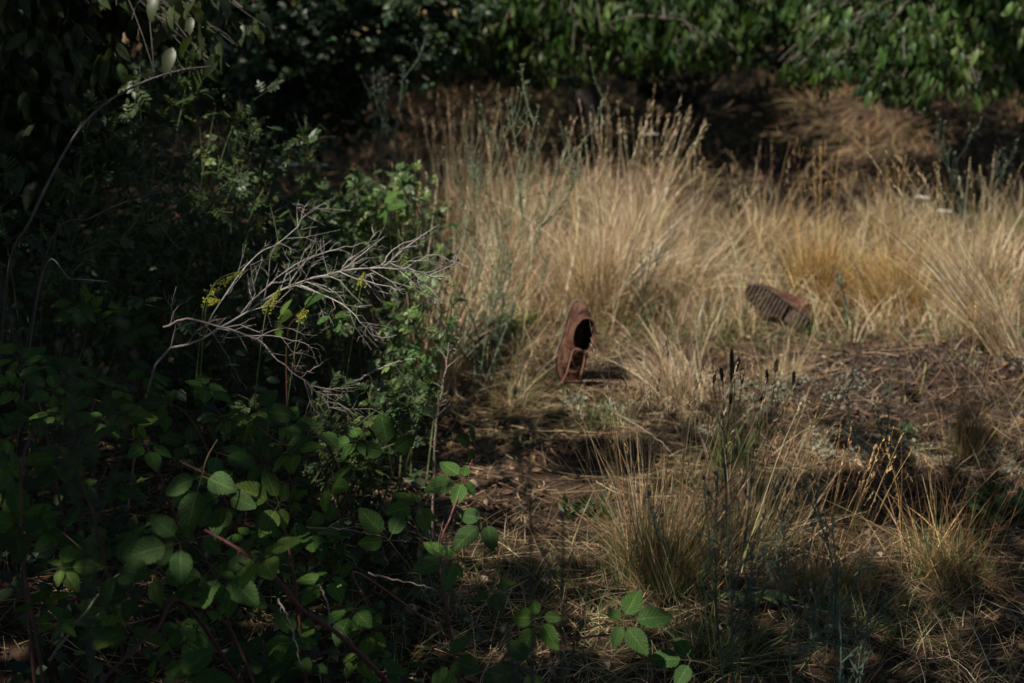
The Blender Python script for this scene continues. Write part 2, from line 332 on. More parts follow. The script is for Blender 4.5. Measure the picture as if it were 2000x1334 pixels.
# individual grass tussocks
def tussock(u, v, rad, n, H, palette, label, lean=(0, 0, 0), spread=.35, bend=.35, w0=.0030, heads=0, hc=None, seed=0, green=0, at=None, group='tussocks of dry grass'):
    r = np.random.default_rng(1000+seed); c0 = G(u, v) if at is None else np.array([at[0], at[1], float(gz(at[0], at[1]))])
    a = r.uniform(0, 2*math.pi, n); q = rad*np.sqrt(r.random(n)); o = np.stack([np.cos(a), np.sin(a), 0*a], 1)
    p = c0 + o*q[:, None]; p[:, 2] = gz(p[:, 0], p[:, 1])-.005
    root = empty('grass_tussock', c0, label, 'grass tussock', group)
    L = H*r.uniform(.35, 1.0, n); C = jit(palette, n, .26, .05, r); mb = MB()
    oo = nrm(o*(q/rad)[:, None] + .35*rdir(n, r)*np.array([1, 1, 0]))
    B = 22; bi = r.integers(0, B, n); bl = rdir(B, r)*np.array([1, 1, 0])*spread*.8; bh = r.uniform(.45, 1.12, B); bc = np.exp(r.normal(0, .22, B)); bo = rdir(B, r)*np.array([1, .8, 0])*rad*.9; p = p*.55+(c0+bo[bi])*.45+ (r.normal(0, .25*rad, (n, 3))*np.array([1, 1, 0])); p[:, 2] = gz(p[:, 0], p[:, 1])-.005; spread = spread*.55
    L = L*bh[bi]; C = C*bc[bi][:, None]; hv = np.where(r.random(n) < .16, 2.2, 1.0)[:, None]
    blades(mb, p, L, np.asarray(lean) + bl[bi] + rdir(n, r)*.13, spread, bend*hv, w0*r.uniform(.5, 2.0, n), C, 7, r, oo)
    if green:
        k = r.integers(0, n, green); blades(mb, p[k], H*r.uniform(.2, .5, green), lean, spread*1.2, bend*1.4, np.full(green, w0), jit(GREEN, green, .2, .07, r), 6, r, oo[k])
    mb.build('blade_clump', M_straw, root, c0)
    if heads:
        k = r.integers(0, n, heads); mb = MB(); hb = MB(); CC = jit(hc if hc is not None else palette, heads, .15, .05, r)
        tip, d = blades(mb, p[k], H*r.uniform(.85, 1.25, heads), lean, spread*.75, bend*.45, np.full(heads, w0*.8), CC, 8, r, oo[k], top=.5)
        mb.build('stalk_clump', M_straw, root, c0)
        for q in range(heads):
            hb = MB(); spikes(hb, tip[q:q+1], d[q:q+1], np.array([H*r.uniform(.10, .2)]), np.array([.0034]), CC[q:q+1]*1.05, r); hb.build('seed_spike', M_straw, root, c0)
    return root
T = tussock
T(1165, 625, .16, 1612, .72, PALE, 'tall pale straw tussock rising directly behind the upright boot', (.10, 0, 0), .42, .40, heads=50, seed=1)
T(1010, 600, .14, 1054, .60, PALE*.9, 'straw tussock left of the upright boot behind the green weed', (.02, 0, 0), .40, .35, heads=35, seed=2)
T(1310, 600, .17, 1240, .55, PALE, 'bushy pale tussock arching over between the two boots', (.15, 0, 0), .6, .6, heads=25, seed=3, green=200)
T(1600, 615, .10, 930, .56, GOLD, 'upright golden tussock standing behind the fallen boot', (0, 0, 0), .28, .25, heads=25, seed=4)
T(1760, 620, .13, 744, .50, GOLD, 'golden brown tussock leaning left to the right of the fallen boot', (-.25, 0, 0), .35, .4, heads=20, seed=5, green=150)
T(1965, 690, .07, 682, .62, PALE, 'bleached sheaf of grass slanting left near the right edge', (-.62, .1, 0), .22, .18, w0=.003, heads=15, seed=6)
T(1335, 790, .09, 682, .34, PALE, 'swept pale tussock leaning left in front of the straw, right of the upright boot', (-.30, .1, 0), .28, .55, heads=10, seed=7)
T(835, 770, .09, 434, .62, PALE*.8, 'half shaded straw tussock beside the rose bushes at the left of the clearing', (.06, 0, 0), .28, .3, heads=14, seed=8, green=80)
T(1900, 600, .14, 806, .50, STRAW, 'tall straw tussock with spikes far right behind the bleached sheaf', (-.1, 0, 0), .4, .35, heads=35, seed=9, green=250)
T(1250, 520, .18, 930, .60, PALE, 'far straw tussock at the back edge of the clearing', (.0, 0, 0), .5, .4, heads=50, seed=10)
T(1480, 500, .16, 806, .46, STRAW, 'low straw tussock before the dark gap under the trees', (.1, 0, 0), .5, .5, heads=25, seed=11)
T(900, 500, .18, 806, .60, STRAW*.8, 'brown tall tussock with upright spikes in half shade at the back left', (.0, 0, 0), .3, .3, heads=60, seed=12)
T(1720, 480, .16, 744, .34, STRAW*.9, 'brownish tussock at the back right under the cherry branches', (0, 0, 0), .45, .4, heads=20, seed=13, green=150)
T(1290, 1140, .12, 640, .47, np.concatenate([RUST, STRAW*.8]), 'foreground tussock of thin rusty stems spreading over bare soil', (.02, .0, 0), .75, .15, w0=.0017, heads=70, hc=STRAW*.8, seed=14, green=900)
T(1450, 1080, .11, 420, .42, STRAW*.9, 'foreground tussock with feathery straw heads under the dark seed heads', (.12, 0, 0), .6, .3, w0=.0018, heads=60, hc=STRAW, seed=15, green=350)
T(1600, 1170, .09, 161, .34, RUST, 'loose foreground tussock of bent rusty stalks lower right', (.15, 0, 0), .75, .3, w0=.0017, heads=45, hc=RUST*1.3, seed=16, green=350)
T(1850, 1130, .12, 217, .36, RUST*1.1, 'sparse tussock with drooping ginger spikes at the lower right', (.1, 0, 0), .9, .5, w0=.0018, heads=55, hc=RUST*1.2, seed=17, green=400)
T(1880, 900, .06, 80, .50, RUST, 'thin upright rusty stems before the dark earth at the right', (.05, 0, 0), .3, .1, w0=.0018, heads=24, hc=RUST, seed=18, green=120)
T(1000, 790, .06, 93, .26, STRAW, 'small wiry tuft on the soil left of the upright boot', (.2, 0, 0), .9, .5, w0=.0018, heads=6, seed=19, green=60)
T(1180, 830, .09, 217, .14, GREEN*1.4, 'small grey green tuft in front of the upright boot', (0, 0, 0), .9, .4, w0=.002, seed=20)
T(1520, 740, .12, 279, .16, STRAW, 'thin dry tussock in front of the fallen boot', (.1, 0, 0), .7, .4, w0=.0018, heads=25, seed=25, green=80)
T(1730, 1230, .12, 248, .20, GREEN, 'low dark green tuft near the bottom edge at the right', (.1, 0, 0), 1.0, .5, w0=.0019, heads=12, hc=RUST, seed=26)
T(1400, 1290, .12, 310, .24, GREEN, 'dark green tuft at the bottom centre beside the bramble sprig', (.1, 0, 0), .9, .5, w0=.0022, heads=8, hc=RUST, seed=27)

# ------------------------------------------------------------------ the two boots
def ringpts(h, n=56):
    hh = [0, .015, .03, .040, .050, .060, .070, .084, .100, .115, .128]
    xf = np.interp(h, hh, [.278, .283, .281, .273, .256, .234, .212, .190, .172, .162, .158])
    xb = np.interp(h, hh, [.006, .002, .000, .002, .006, .012, .018, .028, .036, .041, .042])
    W = np.interp(h, hh, [.046, .0485, .049, .0485, .047, .045, .043, .0405, .038, .0365, .037])
    k = np.interp(h, [0, .05, .085], [1, 1, 0])
    ph = np.arange(n)*2*math.pi/n; s = (1+np.cos(ph))/2; rt = np.sqrt(np.clip(1-(2*s-1)**2, 0, 1))
    foot = rt**.62*np.interp(s, [0, .12, .35, .5, .72, .88, 1], [.70, .70, .68, .76, 1.0, .96, .86])
    ell = rt
    y = np.sign(np.sin(ph))*W*(foot*k + ell*(1-k))
    x = xb + (xf-xb)*s
    y = y - .006*k*np.sin(s*math.pi)*(s-.2)              # inner curve of the foot
    return x, y, s, ph
def make_boot(name, loc, Xd, Zd, label, lace_pts, seed):
    Xd = nrm(np.array(Xd, float)); Zd = np.array(Zd, float); Zd = nrm(Zd - Xd*np.dot(Zd, Xd)); Yd = np.cross(Zd, Xd)
    M = np.stack([Xd, Yd, Zd], 1); loc = np.array(loc, float)
    root = empty(name, loc, label, 'boot', 'pair of old brown leather boots')
    sc_ = 1.07 if Zd[1] < 0 else 1.0; tf = lambda p: np.asarray(p) @ M.T*sc_ + loc
    r = np.random.default_rng(seed); n = 56
    LE = np.array([.125, .056, .037]); 
    hs = np.concatenate([np.linspace(0, .06, 17), np.linspace(.064, .128, 17)])
    rings = []
    for h in hs:
        x, y, s, ph = ringpts(h, n); z = np.full(n, h)
        z = z + np.where(h > .085, (h-.085)*.30*(.5-s), 0)                     # collar a little higher at the heel
        cr = .0022*np.sin(x*230 + y*14)*np.exp(-((x-.20)/.035)**2)*sstep(.02, .05, h)   # creases of the vamp
        sag = .0018*np.sin(h*150 + 3*ph)*sstep(.05, .09, h)
        rings.append(np.stack([x + sag*.4, y*(1+sag*8), z + cr], 1))
    A = np.array(rings); nr = len(hs)
    ph = np.arange(n)
    throat = np.zeros((nr-1, n), bool)
    for a in range(nr-1):
        for b_ in range(n):
            hh = hs[a]; d = min(b_, n-1-b_)                                    # distance from the front line
            lim = np.interp(hh, [.058, .064, .085, .118, .128], [0, 3, 4, 3, 2])
            throat[a, b_] = hh > .060 and d < lim
    # upper
    idx = np.arange(nr*n).reshape(nr, n); i0 = idx[:-1]; i1 = idx[1:]
    F = np.stack([i0, np.roll(i0, -1, 1), np.roll(i1, -1, 1), i1], -1)
    up = MB(); C = np.tile(LE, (nr*n, 1)); X_ = A[..., 0].ravel(); H_ = np.repeat(hs, n)
    C *= (1-.35*np.exp(-((X_-.03)/.03)**2)*(noise2(X_*60, H_*60, 1, 3) > .45))[:, None]       # worn dark blotches at the heel
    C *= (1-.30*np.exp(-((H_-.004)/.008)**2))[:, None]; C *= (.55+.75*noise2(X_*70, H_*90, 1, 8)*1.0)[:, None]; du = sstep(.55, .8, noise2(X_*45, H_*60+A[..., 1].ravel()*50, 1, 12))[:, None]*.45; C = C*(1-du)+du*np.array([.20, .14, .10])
    up.add(tf(A.reshape(-1, 3)), F[~throat].reshape(-1, 4), C)
    o = up.build('leather_upper', M_leather, root, loc); so = o.modifiers.new('thickness', 'SOLIDIFY'); so.thickness = .0028; so.offset = -1
    # lining: an inner skin with insole
    ln = MB(); B = A.copy(); cx = np.array([.5*(A[k_, :, 0].max()+A[k_, :, 0].min()) for k_ in range(nr)])
    B[..., 0] = cx[:, None] + (A[..., 0]-cx[:, None])*.955; B[..., 1] *= .90; B[..., 2] -= .0015
    sel = (hs >= .012) & (hs < .124); B = B[sel]; nb = len(B); idb = np.arange(nb*n).reshape(nb, n)
    Fb = np.stack([idb[:-1], idb[1:], np.roll(idb[1:], -1, 1), np.roll(idb[:-1], -1, 1)], -1).reshape(-1, 4)
    # keep the lining away from the vamp front: only the ankle part shows
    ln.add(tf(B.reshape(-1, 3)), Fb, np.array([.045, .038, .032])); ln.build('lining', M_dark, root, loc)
    ins = MB(); x, y, s, p_ = ringpts(.012, n); ring = np.stack([x*.96+.004, y*.86, np.full(n, .013)], 1); inn = np.stack([x*.5+.07, y*.1, np.full(n, .012)], 1)
    k = np.arange(n); ins.add(tf(np.concatenate([ring, inn])), np.stack([k, (k+1) % n, n+(k+1) % n, n+k], 1), np.array([.14, .09, .05])); ins.build('insole', M_dark, root, loc)
    # collar roll
    top = A[-1]; cr = MB(); keep = np.arange(3, n-2)
    tubes(cr, tf(top[keep]), np.full(len(keep), .0032), LE*1.15, 6); cr.build('collar', M_leather, root, loc)
    # seam between vamp and quarters
    sm = MB(); xx = np.linspace(-1, 1, 25)
    for sg in (1, -1):
        js = [int(round(q)) % n for q in np.linspace(4, 15, 12)]
        pts = []
        for t_, j in zip(np.linspace(0, 1, 12), js):
            hh = .060*(1-t_)+.006; x, y, s, p_ = ringpts(hh, n); jj = j if sg > 0 else (-j) % n; pts.append([x[jj], y[jj]*1.02, hh+.001])
        tubes(sm, tf(spline(pts, 24)), np.full(24, .0015), LE*.55, 4)
                                                      # heel counter seam
    for j in (20, 36):
        pts = [[ringpts(h, n)[0][j], ringpts(h, n)[1][j]*1.012, h] for h in np.linspace(.008, .12, 10)]
        tubes(sm, tf(np.array(pts)), np.full(10, .0012), LE*.5, 4)
    sm.build('seam', M_leather, root, loc)
    # tongue
    tg = MB(); tt = []
    for h, wv in zip(np.linspace(.052, .120, 12), np.linspace(.027, .029, 12)):
        x, y, s, p_ = ringpts(h, n); xf_ = x.max() - .006
        tt.append([[xf_ - .25*abs(q)*wv + .001*math.sin(h*300+q*4), q*wv, h] for q in np.linspace(-1, 1, 9)])
    tt = np.array(tt); it = np.arange(12*9).reshape(12, 9)
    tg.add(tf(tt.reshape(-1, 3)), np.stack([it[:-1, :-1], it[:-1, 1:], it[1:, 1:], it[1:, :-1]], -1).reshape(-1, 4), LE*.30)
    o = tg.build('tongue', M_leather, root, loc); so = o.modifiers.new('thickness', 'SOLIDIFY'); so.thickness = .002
    # facings with eyelets: turned edges of the lace opening
    for sg in (1, -1):
        fb = MB(); pts = []
        for h in np.linspace(.062, .126, 8):
            x, y, s, p_ = ringpts(h, n); j = 4 if sg > 0 else n-4; pts.append([x[j]+.001, y[j], h])
        tubes(fb, tf(np.array(pts)), np.full(8, .0022), LE*.9, 5); f = fb.build('facing', M_leather, root, loc)
        for h in (.072, .088, .104):
            x, y, s, p_ = ringpts(h, n); j = 5 if sg > 0 else n-5
            th = np.linspace(0, 2*math.pi, 11); ey = MB(); c = np.array([x[j]+.0022, y[j]*1.03, h]); tubes(ey, tf(np.stack([c[0]-.35*sg*.0028*np.cos(th)*0, c[1]+.0028*np.cos(th), c[2]+.0028*np.sin(th)], 1)), np.full(11, .0009), np.array([.06, .05, .04]), 4)
            e = ey.build('eyelet', M_sole, f, loc); 
    # laces
    lc = MB(); LC = np.array([.27, .13, .09])
    for h0, h1 in ((.072, .088), (.088, .072), (.104, .108)):
        x0, y0, _, _ = ringpts(h0, n); x1, y1, _, _ = ringpts(h1, n)
        pts = [[x0[5]+.003, y0[5], h0], [x0[0]+.004, .003, (h0+h1)/2], [x1[n-5]+.003, y1[n-5], h1]]
        tubes(lc, tf(spline(pts, 9)), np.full(9, .0016), LC, 5)
    for pl in lace_pts:
        tubes(lc, spline(pl, 30), np.full(30, .0021), LC, 6)
    lc.build('lace', M_lace, root, loc)
    # sole with heel block and tread bars
    SC = np.array([.16, .13, .11]) if Zd[1] < 0 else np.array([.085, .060, .048]); so_ = MB()
    x, y, s, p_ = ringpts(.010, n); ox = .142 + (x-.142)*1.035; oy = y*1.09
    lay = [(-.012, .985), (-.009, 1.0), (.002, 1.0), (.0045, .985)]
    V = np.array([[.142+(ox-.142)*q, oy*q, np.full(n, z)] for z, q in lay]).transpose(0, 2, 1).reshape(-1, 3)
    ii = np.arange(4*n).reshape(4, n); Fs = np.stack([ii[:-1], np.roll(ii[:-1], -1, 1), np.roll(ii[1:], -1, 1), ii[1:]], -1).reshape(-1, 4)
    cb = len(V); half = np.arange(n//2)                                               # close bottom and top by strips
    capb = [[j, j+1, (n-j-1) % n, (n-j) % n] for j in range(0, n//2)]
    capt = [[3*n+(n-j) % n, 3*n+(n-j-1) % n, 3*n+j+1, 3*n+j] for j in range(0, n//2)]
    so_.add(tf(V), np.concatenate([Fs, capb, capt]), jit(SC, len(V), .12, .03, r)); 
    sole = so_.build('sole', M_sole, root, loc)
    def bar(mb, x0, x1, z0, z1, m=.93):
        hw = lambda xx: float(np.interp(xx, ox[:n//2+1][::-1], oy[:n//2+1][::-1]))*m
        hl = lambda xx: float(np.interp(xx, ox[n//2:], oy[n//2:]))*m if True else 0
        a0, a1 = hw(x0), hw(x1); b0, b1 = hl(x0), hl(x1); sk_ = .0
        v = [[x0, b0, z0], [x1, b1, z0], [x1, a1, z0], [x0, a0, z0], [x0+.001, b0*.95, z1], [x1-.001, b1*.95, z1], [x1-.001, a1*.95, z1], [x0+.001, a0*.95, z1]]
        mb.add(tf(np.array(v)), [[0, 1, 2, 3], [4, 7, 6, 5], [0, 4, 5, 1], [1, 5, 6, 2], [2, 6, 7, 3], [3, 7, 4, 0]], jit(SC*(1.25 if Zd[1] > 0 else 1), 8, .15, .03, r))
    hb = MB(); bar(hb, .008, .085, -.020, -.0125, .97)
    for q in np.arange(.010, .076, .0165): bar(hb, q, q+.0075, -.030, -.0202, .95)
    hb.build('heel', M_sole, root, loc, smooth=False)
    tb = MB()
    for q in np.arange(.108, .268, .0155): bar(tb, q, q+.0078, -.0255, -.0122, .95)
    tb.build('tread', M_sole, root, loc, smooth=False)
    return root
g1 = P(1112, 745, 4.86)
Xd = nrm(np.array([-.15, -.16, -1.0])); 
toe = G(1106, 757) + np.array([0, .03, .0])
loc1 = toe - Xd*.308 + np.array([0, .0, -.006])
q1 = P(1118, 686, 4.72); q2 = P(1142, 693, 4.74)
lace1 = [[q1, P(1113, 705, 4.70), P(1106, 730, 4.68), P(1092, 752, 4.62), G(1068, 768, .01), G(1040, 790, .008), G(1010, 822, .008)],
         [q2, P(1140, 710, 4.72), P(1134, 735, 4.69), G(1131, 762, .01), G(1133, 775, .006)],
         [q1, P(1126, 681, 4.71), P(1136, 685, 4.71), q2]]
make_boot('leather_boot', loc1, Xd, (.21, -.95, .2), 'reddish brown laced boot standing on its toe, dark opening facing out', lace1, 3)
c2 = P(1521, 599, 5.62)
X2 = nrm(P(1465, 566, 5.62) - P(1580, 634, 5.55)); Z2 = np.array([.22, .95, .12])
Z2 = nrm(Z2 - X2*np.dot(Z2, X2))
loc2 = c2 - X2*.140
lace2 = [[loc2+X2*.13+Z2*.10, P(1572, 566, 5.75), P(1590, 570, 5.75), P(1610, 568, 5.7), P(1625, 560, 5.7)]]
make_boot('leather_boot', loc2, X2, Z2, 'worn brown boot lying on its side, ribbed sole facing out among the straw', lace2, 4)

# ------------------------------------------------------------------ stalks with dark seed heads
def seed_head(mb, a, b, rad, c, r):
    K = 9; t = np.linspace(0, 1, K); pts = a + (b-a)*t[:, None]; rr = rad*np.array([.35, .85, 1, 1, 1, .98, .9, .7, .25])*(1+r.normal(0, .05, K))
    tubes(mb, pts, rr, c, 8)
    n = 120; tt = r.uniform(0, 1, n); d = rdir(n, r); ax = nrm(b-a); d = nrm(d - ax*(d@ax)[:, None] + ax*.5)
    o = a + (b-a)*tt[:, None] + d*(np.interp(tt, t, rr)[:, None])*.7
    K3 = np.array([0, .5, 1.]); ribbons(mb, o[:, None]+d[:, None]*K3[None, :, None]*rad*.75, np.tile(np.array([.5, 1, .3])*rad*.6, (n, 1)), rdir(n, r), jit(c*2.2, n, .3, .05, r))
heads = [(1429, 683, 1430, 735, 'tallest dark seed head, overlapping its neighbours in the middle of the bunch'), (1444, 698, 1436, 730, 'dark seed head leaning right beside the tallest one'),
         (1430, 722, 1430, 750, 'dark seed head tucked just below the tallest one'), (1450, 716, 1449, 750, 'dark seed head at the right of the bunch below the leaning one'),
         (1408, 720, 1412, 745, 'short dark seed head tilting left, left of the bunch'), (1395, 727, 1393, 748, 'leftmost small dark seed head of the row'),
         (1427, 768, 1427, 790, 'low dark seed head hanging beneath the bunch'), (1497, 723, 1497, 750, 'dark seed head on a lone stalk right of the bunch'),
         (1516, 703, 1515, 728, 'small high dark seed head on the slanting stalk right of the bunch'), (1551, 727, 1549, 752, 'rightmost dark seed head on a long leaning stalk'),
         (1487, 770, 1485, 788, 'low small dark seed head right of the bunch near the ground stems')]
for k, (u0, v0, u1, v1, lab) in enumerate(heads):
    r = np.random.default_rng(300+k); d = 3.45 + .03*((k*5) % 4); a = P(u1, v1, d); b = P(u0, v0, d)
    bx = 1425+(u1-1425)*.35 if u1 < 1480 else 1460+(u1-1480)*.3; base = P(bx, 925, 3.78); base[2] = float(gz(base[0], base[1]))
    root = empty('seed_head_stalk', base, lab, 'seed head', 'dark seed heads on green stalks')
    mb = MB(); m_ = (base+a)/2 + np.array([.01*(k % 3-1), 0, .02]); tubes(mb, spline([base, m_, a], 16), np.linspace(.0016, .0011, 16), np.array([.10, .15, .05]), 5); mb.build('stalk', M_stem, root, base)
    mb = MB(); seed_head(mb, a, b, .0048*r.uniform(.8, 1.15), np.array([.050, .040, .024])*r.uniform(.7, 1.5), r); mb.build('seed_head', M_bud, root, base)
root = empty('plantain_rosette', G(1430, 920), 'long green blades at the foot of the dark seed heads', 'plant')
mb = MB(); n = 60; r = np.random.default_rng(5); p = G(1430, 920)+rdir(n, r)*np.array([.06, .05, 0]); blades(mb, p, r.uniform(.12, .28, n), (0, 0, 0), .5, .3, np.full(n, .006), jit(GREEN, n, .15, .05, r), 8, r); mb.build('blade_clump', M_green, root, G(1430, 920))

# ------------------------------------------------------------------ branched green weeds
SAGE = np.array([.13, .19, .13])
def weed(base, tips, label, seed, leafc=SAGE, budn=26, fork=4, name='branched_weed', lenf=.09):
    r = np.random.default_rng(500+seed); root = empty(name, base, label, 'weed', 'branched weeds with small buds')
    st = MB(); lf = MB(); sub = leaf_tpl(3, 2, .11, .1, .2); buds = []
    def stem(pts, rad, depth):
        n = len(pts); tubes(st, pts, np.linspace(rad, rad*.45, n), leafc*.8, 5)
        L = np.linalg.norm(pts[-1]-pts[0]); k = int(L/.010)+2; t = r.uniform(.12, 1, k)*(n-1); i = np.clip(t.astype(int), 0, n-2)
        o = pts[i] + (pts[i+1]-pts[i])*(t-i)[:, None]; ax = nrm(pts[i+1]-pts[i])
        scatter(lf, sub, o, nrm(ax*.8+rdir(k, r)), rdir(k, r), r.uniform(.008, .024, k), jit(leafc, k, .15, .05, r))
        if depth == 0: buds.append(pts[-1]); return
        nb = fork if depth == 2 else 3
        for q in range(nb + r.integers(0, 2)):
            f = r.uniform(.35 if depth == 2 else .3, .95); j = int(f*(n-1)); p = pts[j]; ax = nrm(pts[min(j+1, n-1)]-pts[j-1])
            d = nrm(ax*.9 + rdir(1, r)[0]*np.array([.9, .7, .5]) + np.array([0, 0, .25])); ln = L*r.uniform(.16, .38) if depth == 2 else L*r.uniform(.25, .55)
            m_ = p + d*ln*.5; e = p + nrm(d + np.array([0, 0, .35]))*ln
            stem(spline([p, m_, e], 7), rad*.68, depth-1)
        buds.append(pts[-1])
    for tp in tips:
        tp = np.asarray(tp); m1 = base + (tp-base)*.45 + np.array([r.normal(0, .02), r.normal(0, .02), .02])
        stem(spline([base, m1, tp], 14), .0028, 2)
    st.build('stem', M_stem, root, base); lf.build('narrow_leaves', M_grey, root, base)
    me = bud_mesh(); r.shuffle(buds)
    for b in sorted(buds, key=lambda q: -q[2])[:budn*3][:90]:
        o = bpy.data.objects.new('flower_bud', me); col.objects.link(o); o.parent = root; o.location = tuple(b-base); o.rotation_euler = (r.normal(0, .4), r.normal(0, .4), 0); o.scale = (r.uniform(.65, .95),)*3
    return root
_bm = []
def bud_mesh():
    if not _bm:
        mb = MB(); z = np.array([-.001, .001, .004, .007, .0095, .0105]); tubes(mb, np.stack([0*z, 0*z, z], 1), np.array([.001, .003, .0042, .0038, .0024, .0008]), np.array([.20, .22, .15]), 8)
        r = np.random.default_rng(1); n = 16; d = nrm(rdir(n, r)*np.array([.6, .6, .2])+np.array([0, 0, 1])); K3 = np.array([0, .5, 1.]); ribbons(mb, np.array([0, 0, .008])+d[:, None]*K3[None, :, None]*.005, np.tile([.001, .001, .0003], (n, 1)), rdir(n, r), jit(np.array([.42, .36, .24]), n, .1, .03, r))
        _bm.append(mb.data('flower_bud', M_bud))
    return _bm[0]
b0 = P(930, 720, 4.75); b0[2] = float(gz(b0[0], b0[1]))
weed(b0, [P(1052, 212, 4.75), P(1105, 295, 4.8), P(935, 320, 4.85)], 'tall grey green branching weed with round buds beside the pale straw', 1, np.array([.16, .21, .12]), 50, 11)
b0 = G(960, 760); weed(b0, [P(900, 560, 4.5), P(985, 575, 4.55), P(860, 600, 4.5)], 'shorter grey green weed in front of the tall one, left of the upright boot', 2, fork=3)
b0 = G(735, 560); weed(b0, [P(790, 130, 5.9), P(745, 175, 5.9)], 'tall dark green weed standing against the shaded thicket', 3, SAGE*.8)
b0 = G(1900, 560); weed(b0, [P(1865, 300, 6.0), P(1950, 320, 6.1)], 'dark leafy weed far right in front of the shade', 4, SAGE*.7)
b0 = G(1640, 690); weed(b0, [P(1640, 545, 5.1)], 'thin blue green sprig right of the fallen boot', 5, SAGE, fork=3)
b0 = G(1240, 680); weed(b0, [P(1275, 475, 5.1)], 'fine green sprig rising through the straw between the boots', 6, SAGE, fork=3)
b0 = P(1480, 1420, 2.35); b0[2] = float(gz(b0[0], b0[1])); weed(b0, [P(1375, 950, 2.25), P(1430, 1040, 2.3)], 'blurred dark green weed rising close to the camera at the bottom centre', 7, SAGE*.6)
b0 = P(1600, 1420, 2.5); b0[2] = float(gz(b0[0], b0[1])); weed(b0, [P(1625, 1010, 2.55), P(1700, 1110, 2.6), P(1540, 1130, 2.5)], 'grey green weed with pale buds at the bottom right', 8, SAGE*.8)
b0 = G(1660, 1290); weed(b0, [P(1640, 1240, 2.6), P(1560, 1270, 2.6)], 'small grey green sprig at the very bottom right', 9, SAGE*.9)
b0 = G(1710, 900); weed(b0, [P(1735, 800, 3.9), P(1640, 830, 3.9)], 'low grey green weed on the soil below the dark earth', 10, SAGE, fork=3)
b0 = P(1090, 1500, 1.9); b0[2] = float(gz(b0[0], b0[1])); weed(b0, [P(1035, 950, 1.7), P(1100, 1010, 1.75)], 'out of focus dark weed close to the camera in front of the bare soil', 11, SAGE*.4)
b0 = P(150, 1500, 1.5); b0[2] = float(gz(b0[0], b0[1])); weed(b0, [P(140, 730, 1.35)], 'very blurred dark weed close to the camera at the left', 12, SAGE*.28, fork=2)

# ------------------------------------------------------------------ silvery ground plants, plantain, yellow leaves
def patch(u, v, rx, ry, n, c, label, seed, size=(.008, .021), wid=.36, name='silvery_plant', cat='plant', group='silvery low plants on the soil', up=.6, h=.03, m=None):
    r = np.random.default_rng(700+seed); c0 = G(u, v); a = r.uniform(0, 6.28, n); q = np.sqrt(r.random(n)); x = c0[0]+rx*q*np.cos(a); y = c0[1]+ry*q*np.sin(a)
    k = noise2(x, y, 14, seed) > .45; x = x[k]; y = y[k]; n = len(x); mb = MB()
    d = nrm(rdir(n, r)*np.array([1, 1, .4]) + np.array([0, 0, up])); scatter(mb, leaf_tpl(4, 2, wid, .25, .3), np.stack([x, y, gz(x, y)+r.uniform(.002, h, n)], 1), d, nrm(np.array([0, 0, 1.])+rdir(n, r)*.6), r.uniform(*size, n), jit(c, n, .2, .05, r))
    o = mb.build(name, m or M_grey, None, c0); return tag(o, label, cat, group, 'stuff')
SIL = np.array([.24, .27, .20])
patch(1150, 800, .16, .10, 420, SIL, 'patch of silvery grey leaves in front of the upright boot', 1)
patch(1500, 800, .14, .12, 260, SIL*.9, 'thin silvery patch on the soil right of the dark seed heads', 2)
patch(1560, 760, .25, .14, 700, SIL*.9, 'silvery patch at the left foot of the dark earth', 3)
patch(1700, 880, .22, .14, 700, SIL, 'broad silvery grey patch in the middle of the right soil', 4)
patch(1800, 890, .12, .08, 250, SIL, 'small silvery patch right of the broad one', 5)
patch(1950, 910, .18, .14, 600, SIL, 'silvery grey patch at the right edge below the dark earth', 6)
patch(1340, 850, .10, .08, 160, SIL*.9, 'few silvery leaves left of the dark seed stalks', 7)
patch(1760, 860, .06, .05, 90, np.array([.06, .11, .04]), 'small fresh green plant among the silvery leaves', 8, (.012, .03), .4, 'green_seedling', 'plant', None, 1.0, .04, M_green)
patch(1030, 650, .16, .12, 500, np.array([.12, .22, .05]), 'fresh light green plants at the foot of the straw left of the upright boot', 9, (.02, .05), .3, 'green_seedling', 'plant', None, 1.2, .05, M_green)
patch(1150, 1010, .07, .05, 60, np.array([.04, .08, .03]), 'small dark green plant on bare soil left of the rusty tussock', 10, (.03, .05), .4, 'green_seedling', 'plant', None, 1.0, .03, M_green)
patch(1960, 720, .2, .1, 200, SIL*.8, 'silvery leaves behind the dark earth at the right edge', 11)
patch(1900, 1020, .15, .1, 130, np.array([.06, .12, .04]), 'dark green leafy plant at the right edge below the silvery patch', 12, (.03, .05), .6, 'green_seedling', 'plant', None, .8, .06, M_green)
root = empty('broad_leaf_plant', G(1460, 1180), 'light green strap leaves at the foot of the foreground tussock', 'plant')
mb = MB(); r = np.random.default_rng(9); n = 9; p = G(1460, 1180); a = r.uniform(-2.4, -.7, n)
scatter(mb, leaf_tpl(8, 2, .24, .3, .35), np.tile(p, (n, 1))+np.array([0, 0, .02]), nrm(np.stack([np.cos(a), np.sin(a), .7+0*a], 1)), np.tile([0, 0, 1.], (n, 1)), r.uniform(.08, .14, n), jit(np.array([.17, .27, .09]), n, .1, .04, r)); mb.build('leaf_rosette', M_green, root, p)

